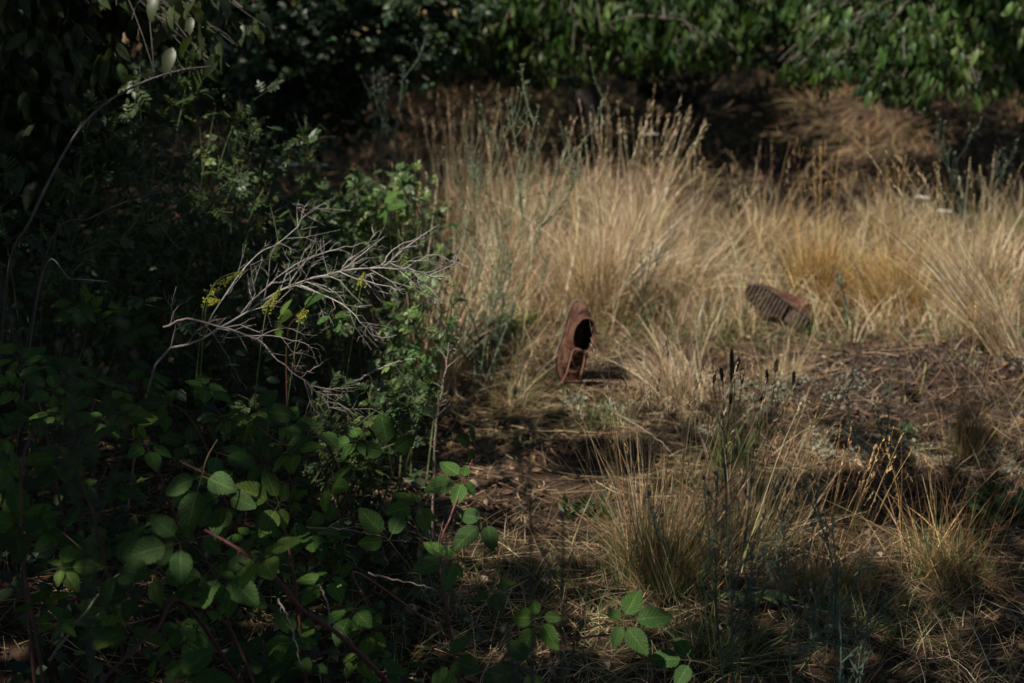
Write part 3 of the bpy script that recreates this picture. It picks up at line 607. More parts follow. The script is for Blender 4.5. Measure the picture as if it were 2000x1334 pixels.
# ------------------------------------------------------------------ brambles: canes with compound leaves
BR = leaf_tpl(22, 6, .66, .14, .16, serr=.042, pleat=.024, a=.74, b=.76)
BR2 = leaf_tpl(22, 6, .60, .20, .20, serr=.045, pleat=.026, a=.74, b=.8)
def compound(k):
    r = np.random.default_rng(40+k); mb = MB(); c = np.array([[.058, .128, .028], [.046, .104, .026], [.072, .145, .030], [.042, .090, .024], [.088, .155, .030], [.052, .112, .028]])[k % 6]
    five = k % 2 == 0; ang = [0, 62, -62, 118, -118] if five else [0, 70, -70]; ln = [.92, .78, .78, .55, .55] if five else [1.0, .78, .78]
    pet = spline([[0, -.9, -.15], [0, -.4, .02], [0, 0, 0]], 6); tubes(mb, pet, np.full(6, .018), np.array([.12, .10, .05]), 4)
    for a, l in zip(ang, ln):
        a = math.radians(a + r.normal(0, 6)); d = np.array([math.sin(a), math.cos(a), r.normal(0, .12)-.05]); s = .20 if .3 < abs(a) < 1.7 else (.34 if abs(a) <= .3 else .10)
        o = d*s; tubes(mb, np.array([[0, 0, 0], o*1.05]), np.array([.014, .010]), np.array([.12, .13, .05]), 4)
        nn = nrm(np.array([[d[0]*-.25 + r.normal(0, .15), r.normal(0, .2), 1.]]))
        scatter(mb, BR if l > .7 else BR2, o[None], d[None], nn, np.array([l]), jit(c, 1, .08, .03, r))
    return mb.data('leaf', M_bram)
COMP = [compound(k) for k in range(6)]
def place_leaf(parent, base, pos, size, fwd, nor, k):
    f = nrm(np.asarray(fwd, float)); X_ = nrm(np.cross(f, nor)); Z_ = np.cross(X_, f)
    M4 = Matrix(((X_[0], f[0], Z_[0]), (X_[1], f[1], Z_[1]), (X_[2], f[2], Z_[2]))).to_4x4()
    o = bpy.data.objects.new('leaf', COMP[k % 6]); col.objects.link(o); o.parent = parent
    o.matrix_local = Matrix.Translation(Vector(pos-base)) @ M4 @ Matrix.Scale(size, 4)
    return o
VIEW = np.array([0, -.75, .66])
def cane(pts, label, leaves, rad=.0035, c=(.13, .035, .03), thorns=40, seed=0, auto=0, asz=(.04, .065), name='bramble_cane', cat='bramble', group='bramble canes in the thicket', lift=.0, spreadv=.09):
    r = np.random.default_rng(800+seed); pts = spline([np.asarray(p) for p in pts], 36); base = pts[0]
    root = empty(name, base, label, cat, group); mb = MB()
    rr = np.linspace(rad*1.15, rad*.55, 36); tubes(mb, pts, rr, np.array(c), 7)
    if thorns:
        k = r.uniform(1, 33, thorns); i = k.astype(int); o = pts[i]+(pts[i+1]-pts[i])*(k-i)[:, None]; ax = nrm(pts[i+1]-pts[i]); d = rdir(thorns, r); d = nrm(d - ax*(d*ax).sum(1, keepdims=True)) - ax*.35
        K3 = np.stack([o, o+d*rad*1.2, o+d*rad*3.0], 1); tubes(mb, K3, np.tile(np.array([.6, .25, .03])*rad, (thorns, 1)), np.array(c)*1.3, 4)
    mb.build('stem', M_stem, root, base)
    for k, (p, s) in enumerate(leaves):
        d = nrm(np.array([r.normal(0, .7), -.5+r.normal(0, .3), r.normal(0, .25)])); place_leaf(root, base, np.asarray(p), s*1.32, d, nrm(VIEW*.6+S*.6+rdir(1, r)[0]*.3), seed*3+k)
    if auto:
        tt = np.linspace(.12, 1, auto)*35
        for k, t in enumerate(tt):
            i = int(min(t, 34)); p = pts[i]+(pts[i+1]-pts[i])*(t-i); off = rdir(1, r)[0]*np.array([1, .8, .5]); off[2] = abs(off[2]); p = p + off*r.uniform(.03, spreadv)
            d = nrm(off + rdir(1, r)[0]*.5 + np.array([0, -.2, -.1])); place_leaf(root, base, p, r.uniform(*asz), d, nrm(np.array([0, -.35, 1])+rdir(1, r)[0]*.45), seed*5+k)
    return root
def gd(u, v, d): p = P(u, v, d); p[2] = float(gz(p[0], p[1])); return p
cane([gd(1000, 1340, 2.5), P(700, 1275, 2.30), P(590, 1190, 2.25), P(540, 1130, 2.22), P(470, 1075, 2.22), P(400, 1035, 2.25)], 'thick red bramble cane crossing the lower left with sunlit leaves',
     [(P(352, 1060, 2.22), .052), (P(515, 1085, 2.2), .050), (P(300, 1120, 2.3), .045)], .0042, (.10, .034, .03), 60, 1)
cane([gd(880, 1345, 2.6), P(1000, 1262, 2.58), P(1120, 1248, 2.55), P(1200, 1240, 2.55), P(1290, 1250, 2.6), P(1340, 1265, 2.62)], 'slim red cane with bright green leaves at the bottom centre',
     [(P(1215, 1215, 2.5), .055), (P(1350, 1290, 2.55), .045), (P(1055, 1205, 2.5), .05), (P(1040, 1300, 2.45), .05)], .0024, (.15, .04, .045), 30, 2)
cane([gd(620, 1330, 2.4), P(380, 1200, 2.3), P(300, 1235, 2.1), P(200, 1330, 1.95), P(150, 1400, 1.9)], 'arching dark red cane looping at the lower left corner',
     [(P(220, 1110, 2.2), .055), (P(250, 1230, 2.15), .055), (P(430, 1120, 2.3), .05), (P(340, 1330, 2.0), .055)], .0036, (.07, .02, .02), 30, 3)
cane([gd(900, 1200, 2.9), P(860, 1100, 2.85), P(880, 1010, 2.85), P(905, 950, 2.9), P(925, 890, 3.0)], 'bramble shoot with toothed leaves at the edge of the bare soil',
     [(P(905, 935, 2.9), .05), (P(950, 1015, 2.85), .052), (P(880, 1095, 2.8), .05), (P(925, 870, 3.0), .035), (P(820, 990, 2.95), .05)], .0028, (.16, .05, .05), 30, 4)
cane([gd(600, 1250, 2.7), P(560, 1050, 2.6), P(470, 960, 2.5), P(400, 925, 2.45), P(350, 900, 2.45)], 'bramble cane carrying one large bright leaf in the middle left',
     [(P(395, 930, 2.42), .060), (P(545, 985, 2.55), .055), (P(440, 965, 2.5), .05), (P(610, 1040, 2.65), .05)], .003, (.12, .06, .04), 25, 5)
cane([gd(900, 1150, 3.1), P(700, 1120, 2.9), P(720, 1190, 2.7), P(700, 1240, 2.55)], 'bramble sprig with leaves fanned low among dead stems',
     [(P(690, 1190, 2.6), .05), (P(760, 1055, 2.85), .05), (P(640, 1130, 2.7), .048), (P(870, 1290, 2.45), .05), (P(730, 1230, 2.6), .045), (P(960, 1150, 2.7), .04)], .0026, (.14, .06, .05), 25, 6)
cane([gd(700, 900, 3.6), P(640, 870, 3.2), P(560, 870, 3.1), P(500, 830, 3.1)], 'bramble cane with leaves below the dead branch',
     [(P(620, 840, 3.1), .055), (P(575, 880, 3.05), .05), (P(760, 885, 3.2), .055), (P(700, 860, 3.2), .045), (P(500, 800, 3.1), .05), (P(640, 950, 3.0), .05)], .003, (.12, .06, .04), 25, 7)
cane([gd(760, 560, 5.2), P(740, 470, 5.0), P(735, 420, 4.9)], 'bramble shoot with sunlit leaves on top of the back rose bush', [(P(745, 405, 4.85), .065), (P(690, 385, 4.9), .06), (P(610, 380, 4.8), .05)], .003, (.14, .06, .04), 15, 8)
cane([gd(560, 800, 3.6), P(560, 680, 3.4), P(590, 620, 3.3)], 'bramble tip with two light leaves behind the dead branch', [(P(592, 605, 3.35), .048), (P(545, 625, 3.4), .045), (P(650, 615, 3.45), .035)], .0025, (.12, .06, .04), 12, 9)
spec = [((100, 1330, 2.25), (60, 1180, 2.25), (20, 1050, 2.30), 'left edge at the bottom'), ((260, 1250, 2.60), (180, 1000, 2.50), (90, 880, 2.60), 'lower left, arching towards the edge'), ((420, 1150, 2.90), (300, 900, 2.80), (170, 830, 2.80), 'left, below the broad leaves'),
        ((500, 1000, 3.20), (380, 830, 3.10), (250, 790, 3.10), 'left, under the dark thicket'), ((620, 1000, 3.40), (520, 900, 3.30), (420, 800, 3.30), 'mid left under the dead branch'), ((150, 1000, 2.90), (80, 800, 2.90), (30, 720, 3.00), 'left edge at mid height'),
        ((560, 1340, 2.50), (450, 1230, 2.50), (330, 1180, 2.50), 'lower left below the thick red cane'), ((850, 1330, 2.75), (700, 1290, 2.70), (560, 1280, 2.65), 'bottom edge left of centre'), ((300, 800, 3.70), (260, 680, 3.60), (170, 620, 3.50), 'left, behind the dead branch base'),
        ((680, 1130, 3.20), (620, 1060, 3.10), (560, 1100, 2.90), 'centre left among dead twigs'), ((420, 720, 4.00), (330, 640, 3.90), (230, 600, 3.80), 'left, among rose stems at mid height'), ((480, 1180, 2.75), (400, 1090, 2.75), (250, 1060, 2.70), 'lower left behind the bright cluster'),
        ((60, 1250, 2.20), (40, 950, 2.30), (120, 820, 2.50), 'far left and nearest the camera')]
for k, (a, b, c, where) in enumerate(spec):
    A_ = gd(*a); cane([A_, P(*b), P(*c)], 'dark leafy bramble cane at the '+where, [], .003, (.09, .035, .03), 20, 20+k, auto=13, spreadv=.13)
def filler(name, n, box, surf, size, c, label, seed, tpl, m, cat='undergrowth'):
    r = np.random.default_rng(seed); x = r.uniform(box[0], box[1], n); y = r.uniform(box[2], box[3], n); h = surf(x, y); k = (h > .03); x = x[k]; y = y[k]; h = h[k]; n = len(x)
    z = gz(x, y) + h*r.uniform(.02, 1, n)**.6; mb = MB()
    d = nrm(rdir(n, r)*np.array([1, 1, .5])+np.array([0, -.2, -.1])); scatter(mb, tpl, np.stack([x, y, z], 1), d, nrm(np.array([0, -.3, 1])+rdir(n, r)*.7), r.uniform(*size, n), jit(c, n, .2, .07, r))
    return tag(mb.build(name, m), label, cat, kind='stuff')
surfL = lambda x, y: np.clip((.55*sstep(-.02-.1*(y-3), -.9, x) + .5*sstep(-.7, -2.2, x))*(.55+.7*noise2(x, y, 3, 61)), 0, 1.1)*sstep(1.7, 2.3, y)
surfN = lambda x, y: surfL(x, y)*np.where(y < 3.3, .72, 1)
DG = np.array([[.028, .052, .024], [.036, .066, .028], [.022, .042, .02], [.044, .074, .03]])
filler('thicket_undergrowth', 15000, (-3.2, .1, 1.8, 6.5), surfN, (.02, .045), DG, 'dark mass of leaves filling the thicket on the left', 71, leaf_tpl(5, 2, .62, .2, .25, serr=.08), M_leaf)

# ------------------------------------------------------------------ rose bushes with small pinnate leaves
def bush(name, cat, label, base, cen, rad, nst, nleaf, lsize, c, seed, tpl, pinnate=True, wood=(.10, .10, .05), group=None, m=None, hang=0.0, open_=.5, foot=True, thick=.004):
    r = np.random.default_rng(900+seed); cen = np.asarray(cen, float); rad = np.asarray(rad, float); base = np.array([base[0], base[1], float(gz(base[0], base[1]))])
    root = empty(name, base, label, cat, group); st = MB(); lf = MB(); S_ = []; tw = []
    for k in range(nst):
        d = nrm(rdir(1, r)[0]+np.array([0, 0, .15])); e = cen + d*rad*r.uniform(.7, 1.08); b = base + np.array([r.normal(0, .06), r.normal(0, .06), 0])
        m_ = b*.45+e*.55 + np.array([0, 0, .15*abs(e[2]-b[2])]) + r.normal(0, .04, 3)*rad; S_.append(spline([b, m_, e], 16))
    S_ = np.array(S_); tubes(st, S_, np.tile(np.linspace(thick, thick*.3, 16), (nst, 1)), jit(wood, nst, .2, .05, r), 5)
    nt_ = nst*5; i = r.integers(0, nst, nt_); j = r.integers(5, 15, nt_); o = S_[i, j]; d = nrm(rdir(nt_, r)*rad/ rad.max() + nrm(S_[i, j]-S_[i, j-1])*.8); ln = rad.mean()*r.uniform(.2, .55, nt_)
    tpts = np.stack([o, o+d*ln[:, None]*.5+np.array([0, 0, .01]), o+d*ln[:, None]+np.array([0, 0, -.25*hang])*ln[:, None]], 1); tubes(st, tpts, np.tile([thick*.4, thick*.3, thick*.15], (nt_, 1)), jit(wood, nt_, .2, .05, r), 4)
    st.build('woody_stems', M_wood, root, base)
    # leaves along twigs and outer half of stems
    npn = nleaf//(7 if pinnate else 5); i = r.integers(0, nt_, npn); t = r.uniform(.1, 1, npn)[:, None]; q = tpts[i]; o = q[:, 0]*(1-t)**2+2*q[:, 1]*t*(1-t)+q[:, 2]*t**2
    k2 = r.random(npn) < .35; i2 = r.integers(0, nst, npn); j2 = r.integers(6, 16, npn); o = np.where(k2[:, None], S_[i2, j2], o); o = o + r.normal(0, .02, (npn, 3))*rad
    cl = jit(c, npn, .12, .05, r)
    if pinnate:
        ax = nrm(rdir(npn, r)+nrm(o-cen)*.6+np.array([0, 0, -.2])); nn = nrm(np.array([0, -.25, 1])+rdir(npn, r)*.6); sd = nrm(np.cross(ax, nn)); ls = r.uniform(*lsize, npn)
        for s_, off in ((0, 3.0), (1, 2.4), (-1, 2.4), (1, 1.6), (-1, 1.6), (1, .8), (-1, .8)):
            oo = o + ax*ls[:, None]*off*.62; dd = nrm(ax*(.5 if s_ else 1)+sd*s_); scatter(lf, tpl, oo, dd, nn+rdir(npn, r)*.2, ls*(1 if off > .9 else .8), cl*np.exp(r.normal(0, .06, (npn, 1))))
        ribbons(lf, o[:, None]+ax[:, None]*(ls[:, None]*np.array([0, 1., 1.9]))[..., None], np.tile([.0012, .001, .0008], (npn, 1)), nn, cl*1.3)
    else:
        for q_ in range(5):
            dd = nrm(nrm(o-cen)*.5+rdir(npn, r)*(1-.4*hang)+np.array([0, 0, -1.1*hang])); nn = nrm(rdir(npn, r)*.7+nrm(np.stack([o[:, 0]-cen[0], o[:, 1]-cen[1], 0*o[:, 0]], 1))*hang+np.array([0, 0, 1-.5*hang]))
            scatter(lf, tpl, o+r.normal(0, .35, (npn, 3))*lsize[1], dd, nn, r.uniform(*lsize, npn), cl*np.exp(r.normal(0, .08, (npn, 1))))
    lf.build('foliage', m or M_leaf, root, base)
    return root
RL = leaf_tpl(4, 2, .62, .25, .15, serr=0)
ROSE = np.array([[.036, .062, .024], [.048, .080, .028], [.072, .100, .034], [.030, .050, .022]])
gr_ = 'rose bushes in the left thicket'
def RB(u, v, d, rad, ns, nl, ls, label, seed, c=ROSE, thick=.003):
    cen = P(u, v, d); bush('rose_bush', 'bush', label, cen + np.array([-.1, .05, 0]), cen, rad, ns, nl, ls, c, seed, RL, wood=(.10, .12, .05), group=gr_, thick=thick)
RB(750, 425, 5.0, (.28, .25, .17), 28, 7500, (.012, .020), 'rose bush with dense small leaves coloured as sunlit at the back of the thicket, touching the straw', 1, ROSE*2.8)  # sunlight put into the leaf colour: far brighter than the shaded bushes
RB(835, 600, 4.0, (.10, .12, .15), 12, 1500, (.012, .019), 'small rose spray with leaves coloured as sunlit at the tip of the dead branch', 2, ROSE*3)  # leaf colour raised to stand in for sun on the spray
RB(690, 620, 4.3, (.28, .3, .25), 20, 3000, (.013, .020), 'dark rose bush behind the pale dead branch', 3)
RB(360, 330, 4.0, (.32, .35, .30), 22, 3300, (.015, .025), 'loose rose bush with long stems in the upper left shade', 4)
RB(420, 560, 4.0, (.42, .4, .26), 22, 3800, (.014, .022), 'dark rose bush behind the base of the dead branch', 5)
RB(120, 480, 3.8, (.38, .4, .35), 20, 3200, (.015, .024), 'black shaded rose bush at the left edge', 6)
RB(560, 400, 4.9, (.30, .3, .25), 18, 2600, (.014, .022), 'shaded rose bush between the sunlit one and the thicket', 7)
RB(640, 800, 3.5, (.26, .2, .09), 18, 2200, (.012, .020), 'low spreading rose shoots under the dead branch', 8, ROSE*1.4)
RB(480, 250, 4.3, (.16, .2, .14), 12, 900, (.013, .020), 'thin rose shoots coloured as lit, poking out of the upper left shade', 9, ROSE*2)  # brighter leaf colour imitates light catching the shoots
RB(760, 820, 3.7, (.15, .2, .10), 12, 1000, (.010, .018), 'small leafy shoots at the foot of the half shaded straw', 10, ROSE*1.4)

# ------------------------------------------------------------------ dead branch, canes and sticks
def twiggy(mb, pts, rad, c, r, depth, dens=1.0, lf=.35, ml=.16):
    n = len(pts); tubes(mb, pts, np.linspace(rad, rad*.4, n), jit(np.array(c), 1, .12, .03, r)[0], 6 if rad > .002 else 4)
    if depth == 0: return
    L = np.linalg.norm(np.diff(pts, axis=0), axis=1).sum(); k = max(2, int(L/.029*dens))
    for q in range(k):
        t = r.uniform(.15, .98); i = max(1, min(n-2, int(t*(n-1)))); p = pts[i]; ax = nrm(pts[i+1]-pts[i-1]); sd = rdir(1, r)[0]; sd = nrm(sd-ax*sd.dot(ax)); sd[2] += .12
        ln = min(ml, L*lf)*r.uniform(.35, 1.0); d = nrm(ax*1.0+sd*.85); d2 = nrm(d + r.normal(0, .5, 3)); a = p+d*ln*.4; b = a+d2*ln*.35; e = b+nrm(d2+ax*.4+r.normal(0, .3, 3))*ln*.35
        twiggy(mb, np.array([p, a, b, e]), max(.0006, rad*.38), c, r, depth-1, dens, lf, ml)
def branchthing(name, label, cat, lines, c, seed, rad, depth=2, base=None, group=None, dens=1.0, ml=.16):
    r = np.random.default_rng(1200+seed); base = np.asarray(lines[0][0]); root = empty(name, base, label, cat, group)
    for k, ln in enumerate(lines):
        mb = MB(); twiggy(mb, spline(ln, 14 if k else 24) + r.normal(0, .0015, (14 if k else 24, 3)), rad if k == 0 else rad*.5, c, r, depth, dens, .35, ml); mb.build('main_limb' if k == 0 else 'side_branch', M_wood, root, base)
    return root
def PL(l, d0, d1=None): d1 = d0 if d1 is None else d1; return [P(u, v, d0+(d1-d0)*k/(len(l)-1)) for k, (u, v) in enumerate(l)]
GREYW = (.36, .33, .31)
branchthing('dead_branch', 'bare grey dead branch with many forked twigs arching over the thicket', 'branch',
    [[gd(230, 760, 3.7)] + PL([(300, 720), (390, 665), (470, 615), (560, 562), (620, 540), (700, 525), (780, 525), (860, 545)], 3.5, 3.3),
     PL([(585, 557), (640, 578), (685, 607), (712, 637), (738, 660), (775, 655)], 3.36, 3.25), PL([(400, 640), (450, 560), (505, 495), (535, 478), (575, 450), (595, 418)], 3.45, 3.5),
     PL([(560, 562), (600, 510), (650, 488), (700, 478), (745, 466)], 3.4, 3.5), PL([(740, 523), (765, 490), (800, 470), (832, 466)], 3.35, 3.4), PL([(470, 612), (520, 560), (570, 520), (620, 495)], 3.4, 3.4),
     PL([(660, 530), (700, 545), (760, 560), (775, 572)], 3.35, 3.2), PL([(790, 524), (840, 500), (870, 505), (895, 520)], 3.3, 3.3)], GREYW, 1, .0036)
branchthing('dead_branch', 'lower darker dead branch with tangled twigs hanging below the arching one', 'branch',
    [PL([(318, 640), (370, 622), (440, 640), (500, 662), (545, 705), (585, 738), (625, 772), (650, 800)], 3.25, 3.2), PL([(440, 660), (520, 655), (590, 670), (612, 680)], 3.2, 3.15), PL([(400, 632), (440, 690), (455, 720), (480, 760)], 3.25, 3.2),
     PL([(500, 662), (550, 640), (600, 655), (630, 650)], 3.2, 3.1), PL([(585, 738), (620, 715), (650, 698)], 3.2, 3.15), PL([(330, 640), (345, 600), (365, 585)], 3.25, 3.25)], (.20, .16, .145), 2, .0028)
branchthing('thorny_stick', 'upright dead thorny stick standing at the edge of the soil', 'stick', [[gd(843, 925, 3.55)] + PL([(850, 860), (858, 800), (868, 740), (877, 668)], 3.5, 3.45)], (.24, .19, .16), 3, .0042, 1, dens=1.6, ml=.045)
branchthing('dead_twig', 'short bare grey twig lying slantwise under the rose spray', 'twig', [PL([(688, 750), (720, 730), (760, 712), (808, 700)], 3.5, 3.5)], GREYW, 4, .0025, 0)
branchthing('dead_twig', 'straight dead stem slanting up through the dark brambles at the lower left', 'twig', [PL([(95, 1290), (180, 1180), (240, 1110), (300, 1040)], 2.3, 2.3)], (.22, .19, .18), 5, .0022, 1, dens=.2)
branchthing('dead_twig', 'pale bare stem lying across the litter between bramble leaves', 'twig', [PL([(600, 1030), (680, 1035), (750, 1050), (800, 1060)], 2.9, 2.9)], (.32, .26, .22), 6, .002, 1, dens=.3)
branchthing('dead_twig', 'dry brown stem on the ground leading to the bramble shoot', 'twig', [PL([(720, 1120), (780, 1135), (830, 1145), (860, 1160)], 2.9, 2.85)], (.30, .22, .18), 7, .0022, 0)
branchthing('dead_twig', 'bleached stick lying on the soil above the rusty tussock', 'twig', [PL([(1195, 805), (1235, 825), (1275, 850), (1310, 880)], 4.1, 3.9)], (.30, .24, .20), 8, .0035, 0)
branchthing('dead_twig', 'crooked dead stem in the lower left litter', 'twig', [PL([(545, 1170), (565, 1210), (575, 1250), (590, 1300)], 2.5, 2.4)], (.35, .30, .26), 9, .002, 1, dens=.3)
branchthing('dead_twig', 'small twig standing among the bramble leaves left of the red cane end', 'twig', [PL([(625, 1145), (640, 1180), (650, 1215), (690, 1255)], 2.5, 2.45)], (.38, .30, .26), 10, .002, 1, dens=.3)
cane([gd(-40, 760, 3.7), P(12, 560, 3.5), P(60, 430, 3.35), P(130, 290, 3.4), P(190, 215, 3.45), P(270, 165, 3.5), P(350, 138, 3.55), P(412, 130, 3.6)], 'long arching grey thorny cane sweeping over the upper left', [], .0036, (.10, .085, .09), 60, 60)
cane([gd(-20, 760, 3.8), P(90, 500, 3.5), P(180, 425, 3.45), P(260, 390, 3.5), P(360, 362, 3.5)], 'thinner thorny cane running up below the long arching one', [], .002, (.08, .065, .07), 50, 61)
cane([gd(-20, 700, 3.6), P(80, 548, 3.3), P(140, 545, 3.2), P(210, 550, 3.2)], 'short pale thorny cane lying level in the left shade', [], .002, (.16, .13, .14), 30, 62)

# ------------------------------------------------------------------ yellow and white flowers
def yellow(u0, v0, u1, v1, d, label, seed):
    r = np.random.default_rng(1400+seed); a = P(u0, v0, d); b = P(u1, v1, d); base = a.copy(); base[2] = max(float(gz(a[0], a[1])), a[2]-.25); base = base + np.array([-.05, .05, 0])
    root = empty('yellow_flower_spray', base, label, 'flower', 'yellow flower sprays in the thicket'); mb = MB(); tubes(mb, spline([base, a, b], 14), np.linspace(.0015, .0008, 14), np.array([.16, .2, .06]), 5); mb.build('stem', M_stem, root, base)
    n = 150; t = r.random(n)**.8; ax = nrm(b-a); o = a+(b-a)*t[:, None]+rdir(n, r)*(.012*(1.1-t))[:, None]; mb = MB()
    for q in range(3): scatter(mb, leaf_tpl(2, 2, .9, .2, .2), o, rdir(n, r), rdir(n, r), r.uniform(.0025, .0045, n), jit(np.array([.40, .42, .06]), n, .15, .06, r))
    mb.build('blossom', M_petal, root, base)
yellow(410, 570, 475, 528, 3.3, 'largest yellow spray, left above the dead branch base', 1)
yellow(520, 608, 548, 565, 3.2, 'upright yellow spray under the main limb of the dead branch', 2)
yellow(705, 560, 712, 533, 3.35, 'small yellow spray under the right part of the dead branch', 3)
yellow(585, 625, 600, 608, 3.2, 'tiny yellow spray beside the two light bramble leaves', 4)
yellow(400, 590, 430, 588, 3.3, 'low yellow spray left of the dead branch twigs', 5)
def yarrow(u, v, d, label, k):
    r = np.random.default_rng(1500+k); c = P(u, v, d); base = c.copy(); base[2] = float(gz(c[0], c[1])); root = empty('white_flower', base, label, 'flower', 'white flower heads'); mb = MB(); tubes(mb, spline([base, (base+c)/2+np.array([.01, 0, 0]), c], 10), np.full(10, .0015), np.array([.1, .14, .06]), 5); mb.build('stem', M_stem, root, base)
    mb = MB(); n = 90; a = r.uniform(0, 6.28, n); q = .035*np.sqrt(r.random(n)); o = c+np.stack([q*np.cos(a), q*np.sin(a), .004-q*q*4], 1); scatter(mb, leaf_tpl(2, 2, .9, .1, .1), o, rdir(n, r)*np.array([1, 1, .3]), np.tile([0, -.3, 1.], (n, 1)), r.uniform(.006, .009, n), jit(np.array([.6, .6, .56]), n, .08, .02, r)); mb.build('flower_head', M_petal, root, base)
for k, (u, v, d, l) in enumerate([(545, 315, 6.2, 'leftmost white flower head in the shade behind the rose bush'), (575, 322, 6.2, 'white flower head between its two neighbours in the back shade'), (590, 295, 6.4, 'highest white flower head in the back shade'), (625, 322, 6.2, 'white flower head nearest the sunlit rose bush'),
        (1273, 262, 7.5, 'single white dot flower in the dark behind the tall straw'), (1802, 385, 7.0, 'white dot flower at the right behind the straw'), (1845, 412, 7.0, 'lower white dot flower at the right behind the straw')]): yarrow(u, v, d, l, k)

LIT = [(-.35, 4.65, .18, None)]
for u, v_, d, q in [(760, 400, 5, .26), (650, 400, 5, .2), (1000, 60, 8.8, .35), (1130, 40, 8.6, .4), (1290, 60, 8.5, .4), (1380, 80, 8.4, .3), (1650, 80, 7.7, .35), (1830, 130, 7.6, .35), (840, 600, 4, .16), (480, 240, 4.3, .10), (1520, 270, 10.4, .3), (640, 530, 3.4, .12), (740, 530, 3.4, .10), (560, 690, 3.2, .07), (395, 930, 2.45, .09), (350, 1060, 2.25, .11), (515, 1085, 2.2, .09), (930, 900, 2.95, .14), (1215, 1215, 2.5, .20), (1345, 1290, 2.55, .08),
        (410, 110, 3.9, .09), (490, 250, 4.3, .12), (475, 540, 3.3, .07), (540, 590, 3.2, .06), (640, 840, 3.1, .10), (950, 1010, 2.85, .08), (865, 750, 3.5, .12), (380, 140, 3.6, .07), (1120, 660, 4.8, .22), (1450, 1150, 2.9, .08), (700, 1170, 2.7, .07)]:
    p_ = P(u, v_, d); LIT.append((p_[0]-S[0]/S[2]*p_[2], p_[1]-S[1]/S[2]*p_[2], q, p_))
def sunwindow(o):                                       # leaves cut out of the crowns so sun reaches the chosen LIT spots
    x = o[:, 0]-S[0]/S[2]*o[:, 2]; y = o[:, 1]-S[1]/S[2]*o[:, 2]; k = np.ones(len(o))
    for sx, sy, q, p_ in LIT:
        f = np.exp(-(((x-sx)**2+(y-sy)**2)/q**2)**1.5)*.96
        if p_ is not None: f = f*(np.linalg.norm(o-p_, axis=1) > max(.22, q*1.3))
        k = k*(1-f)
    return R.random(len(o)) < k
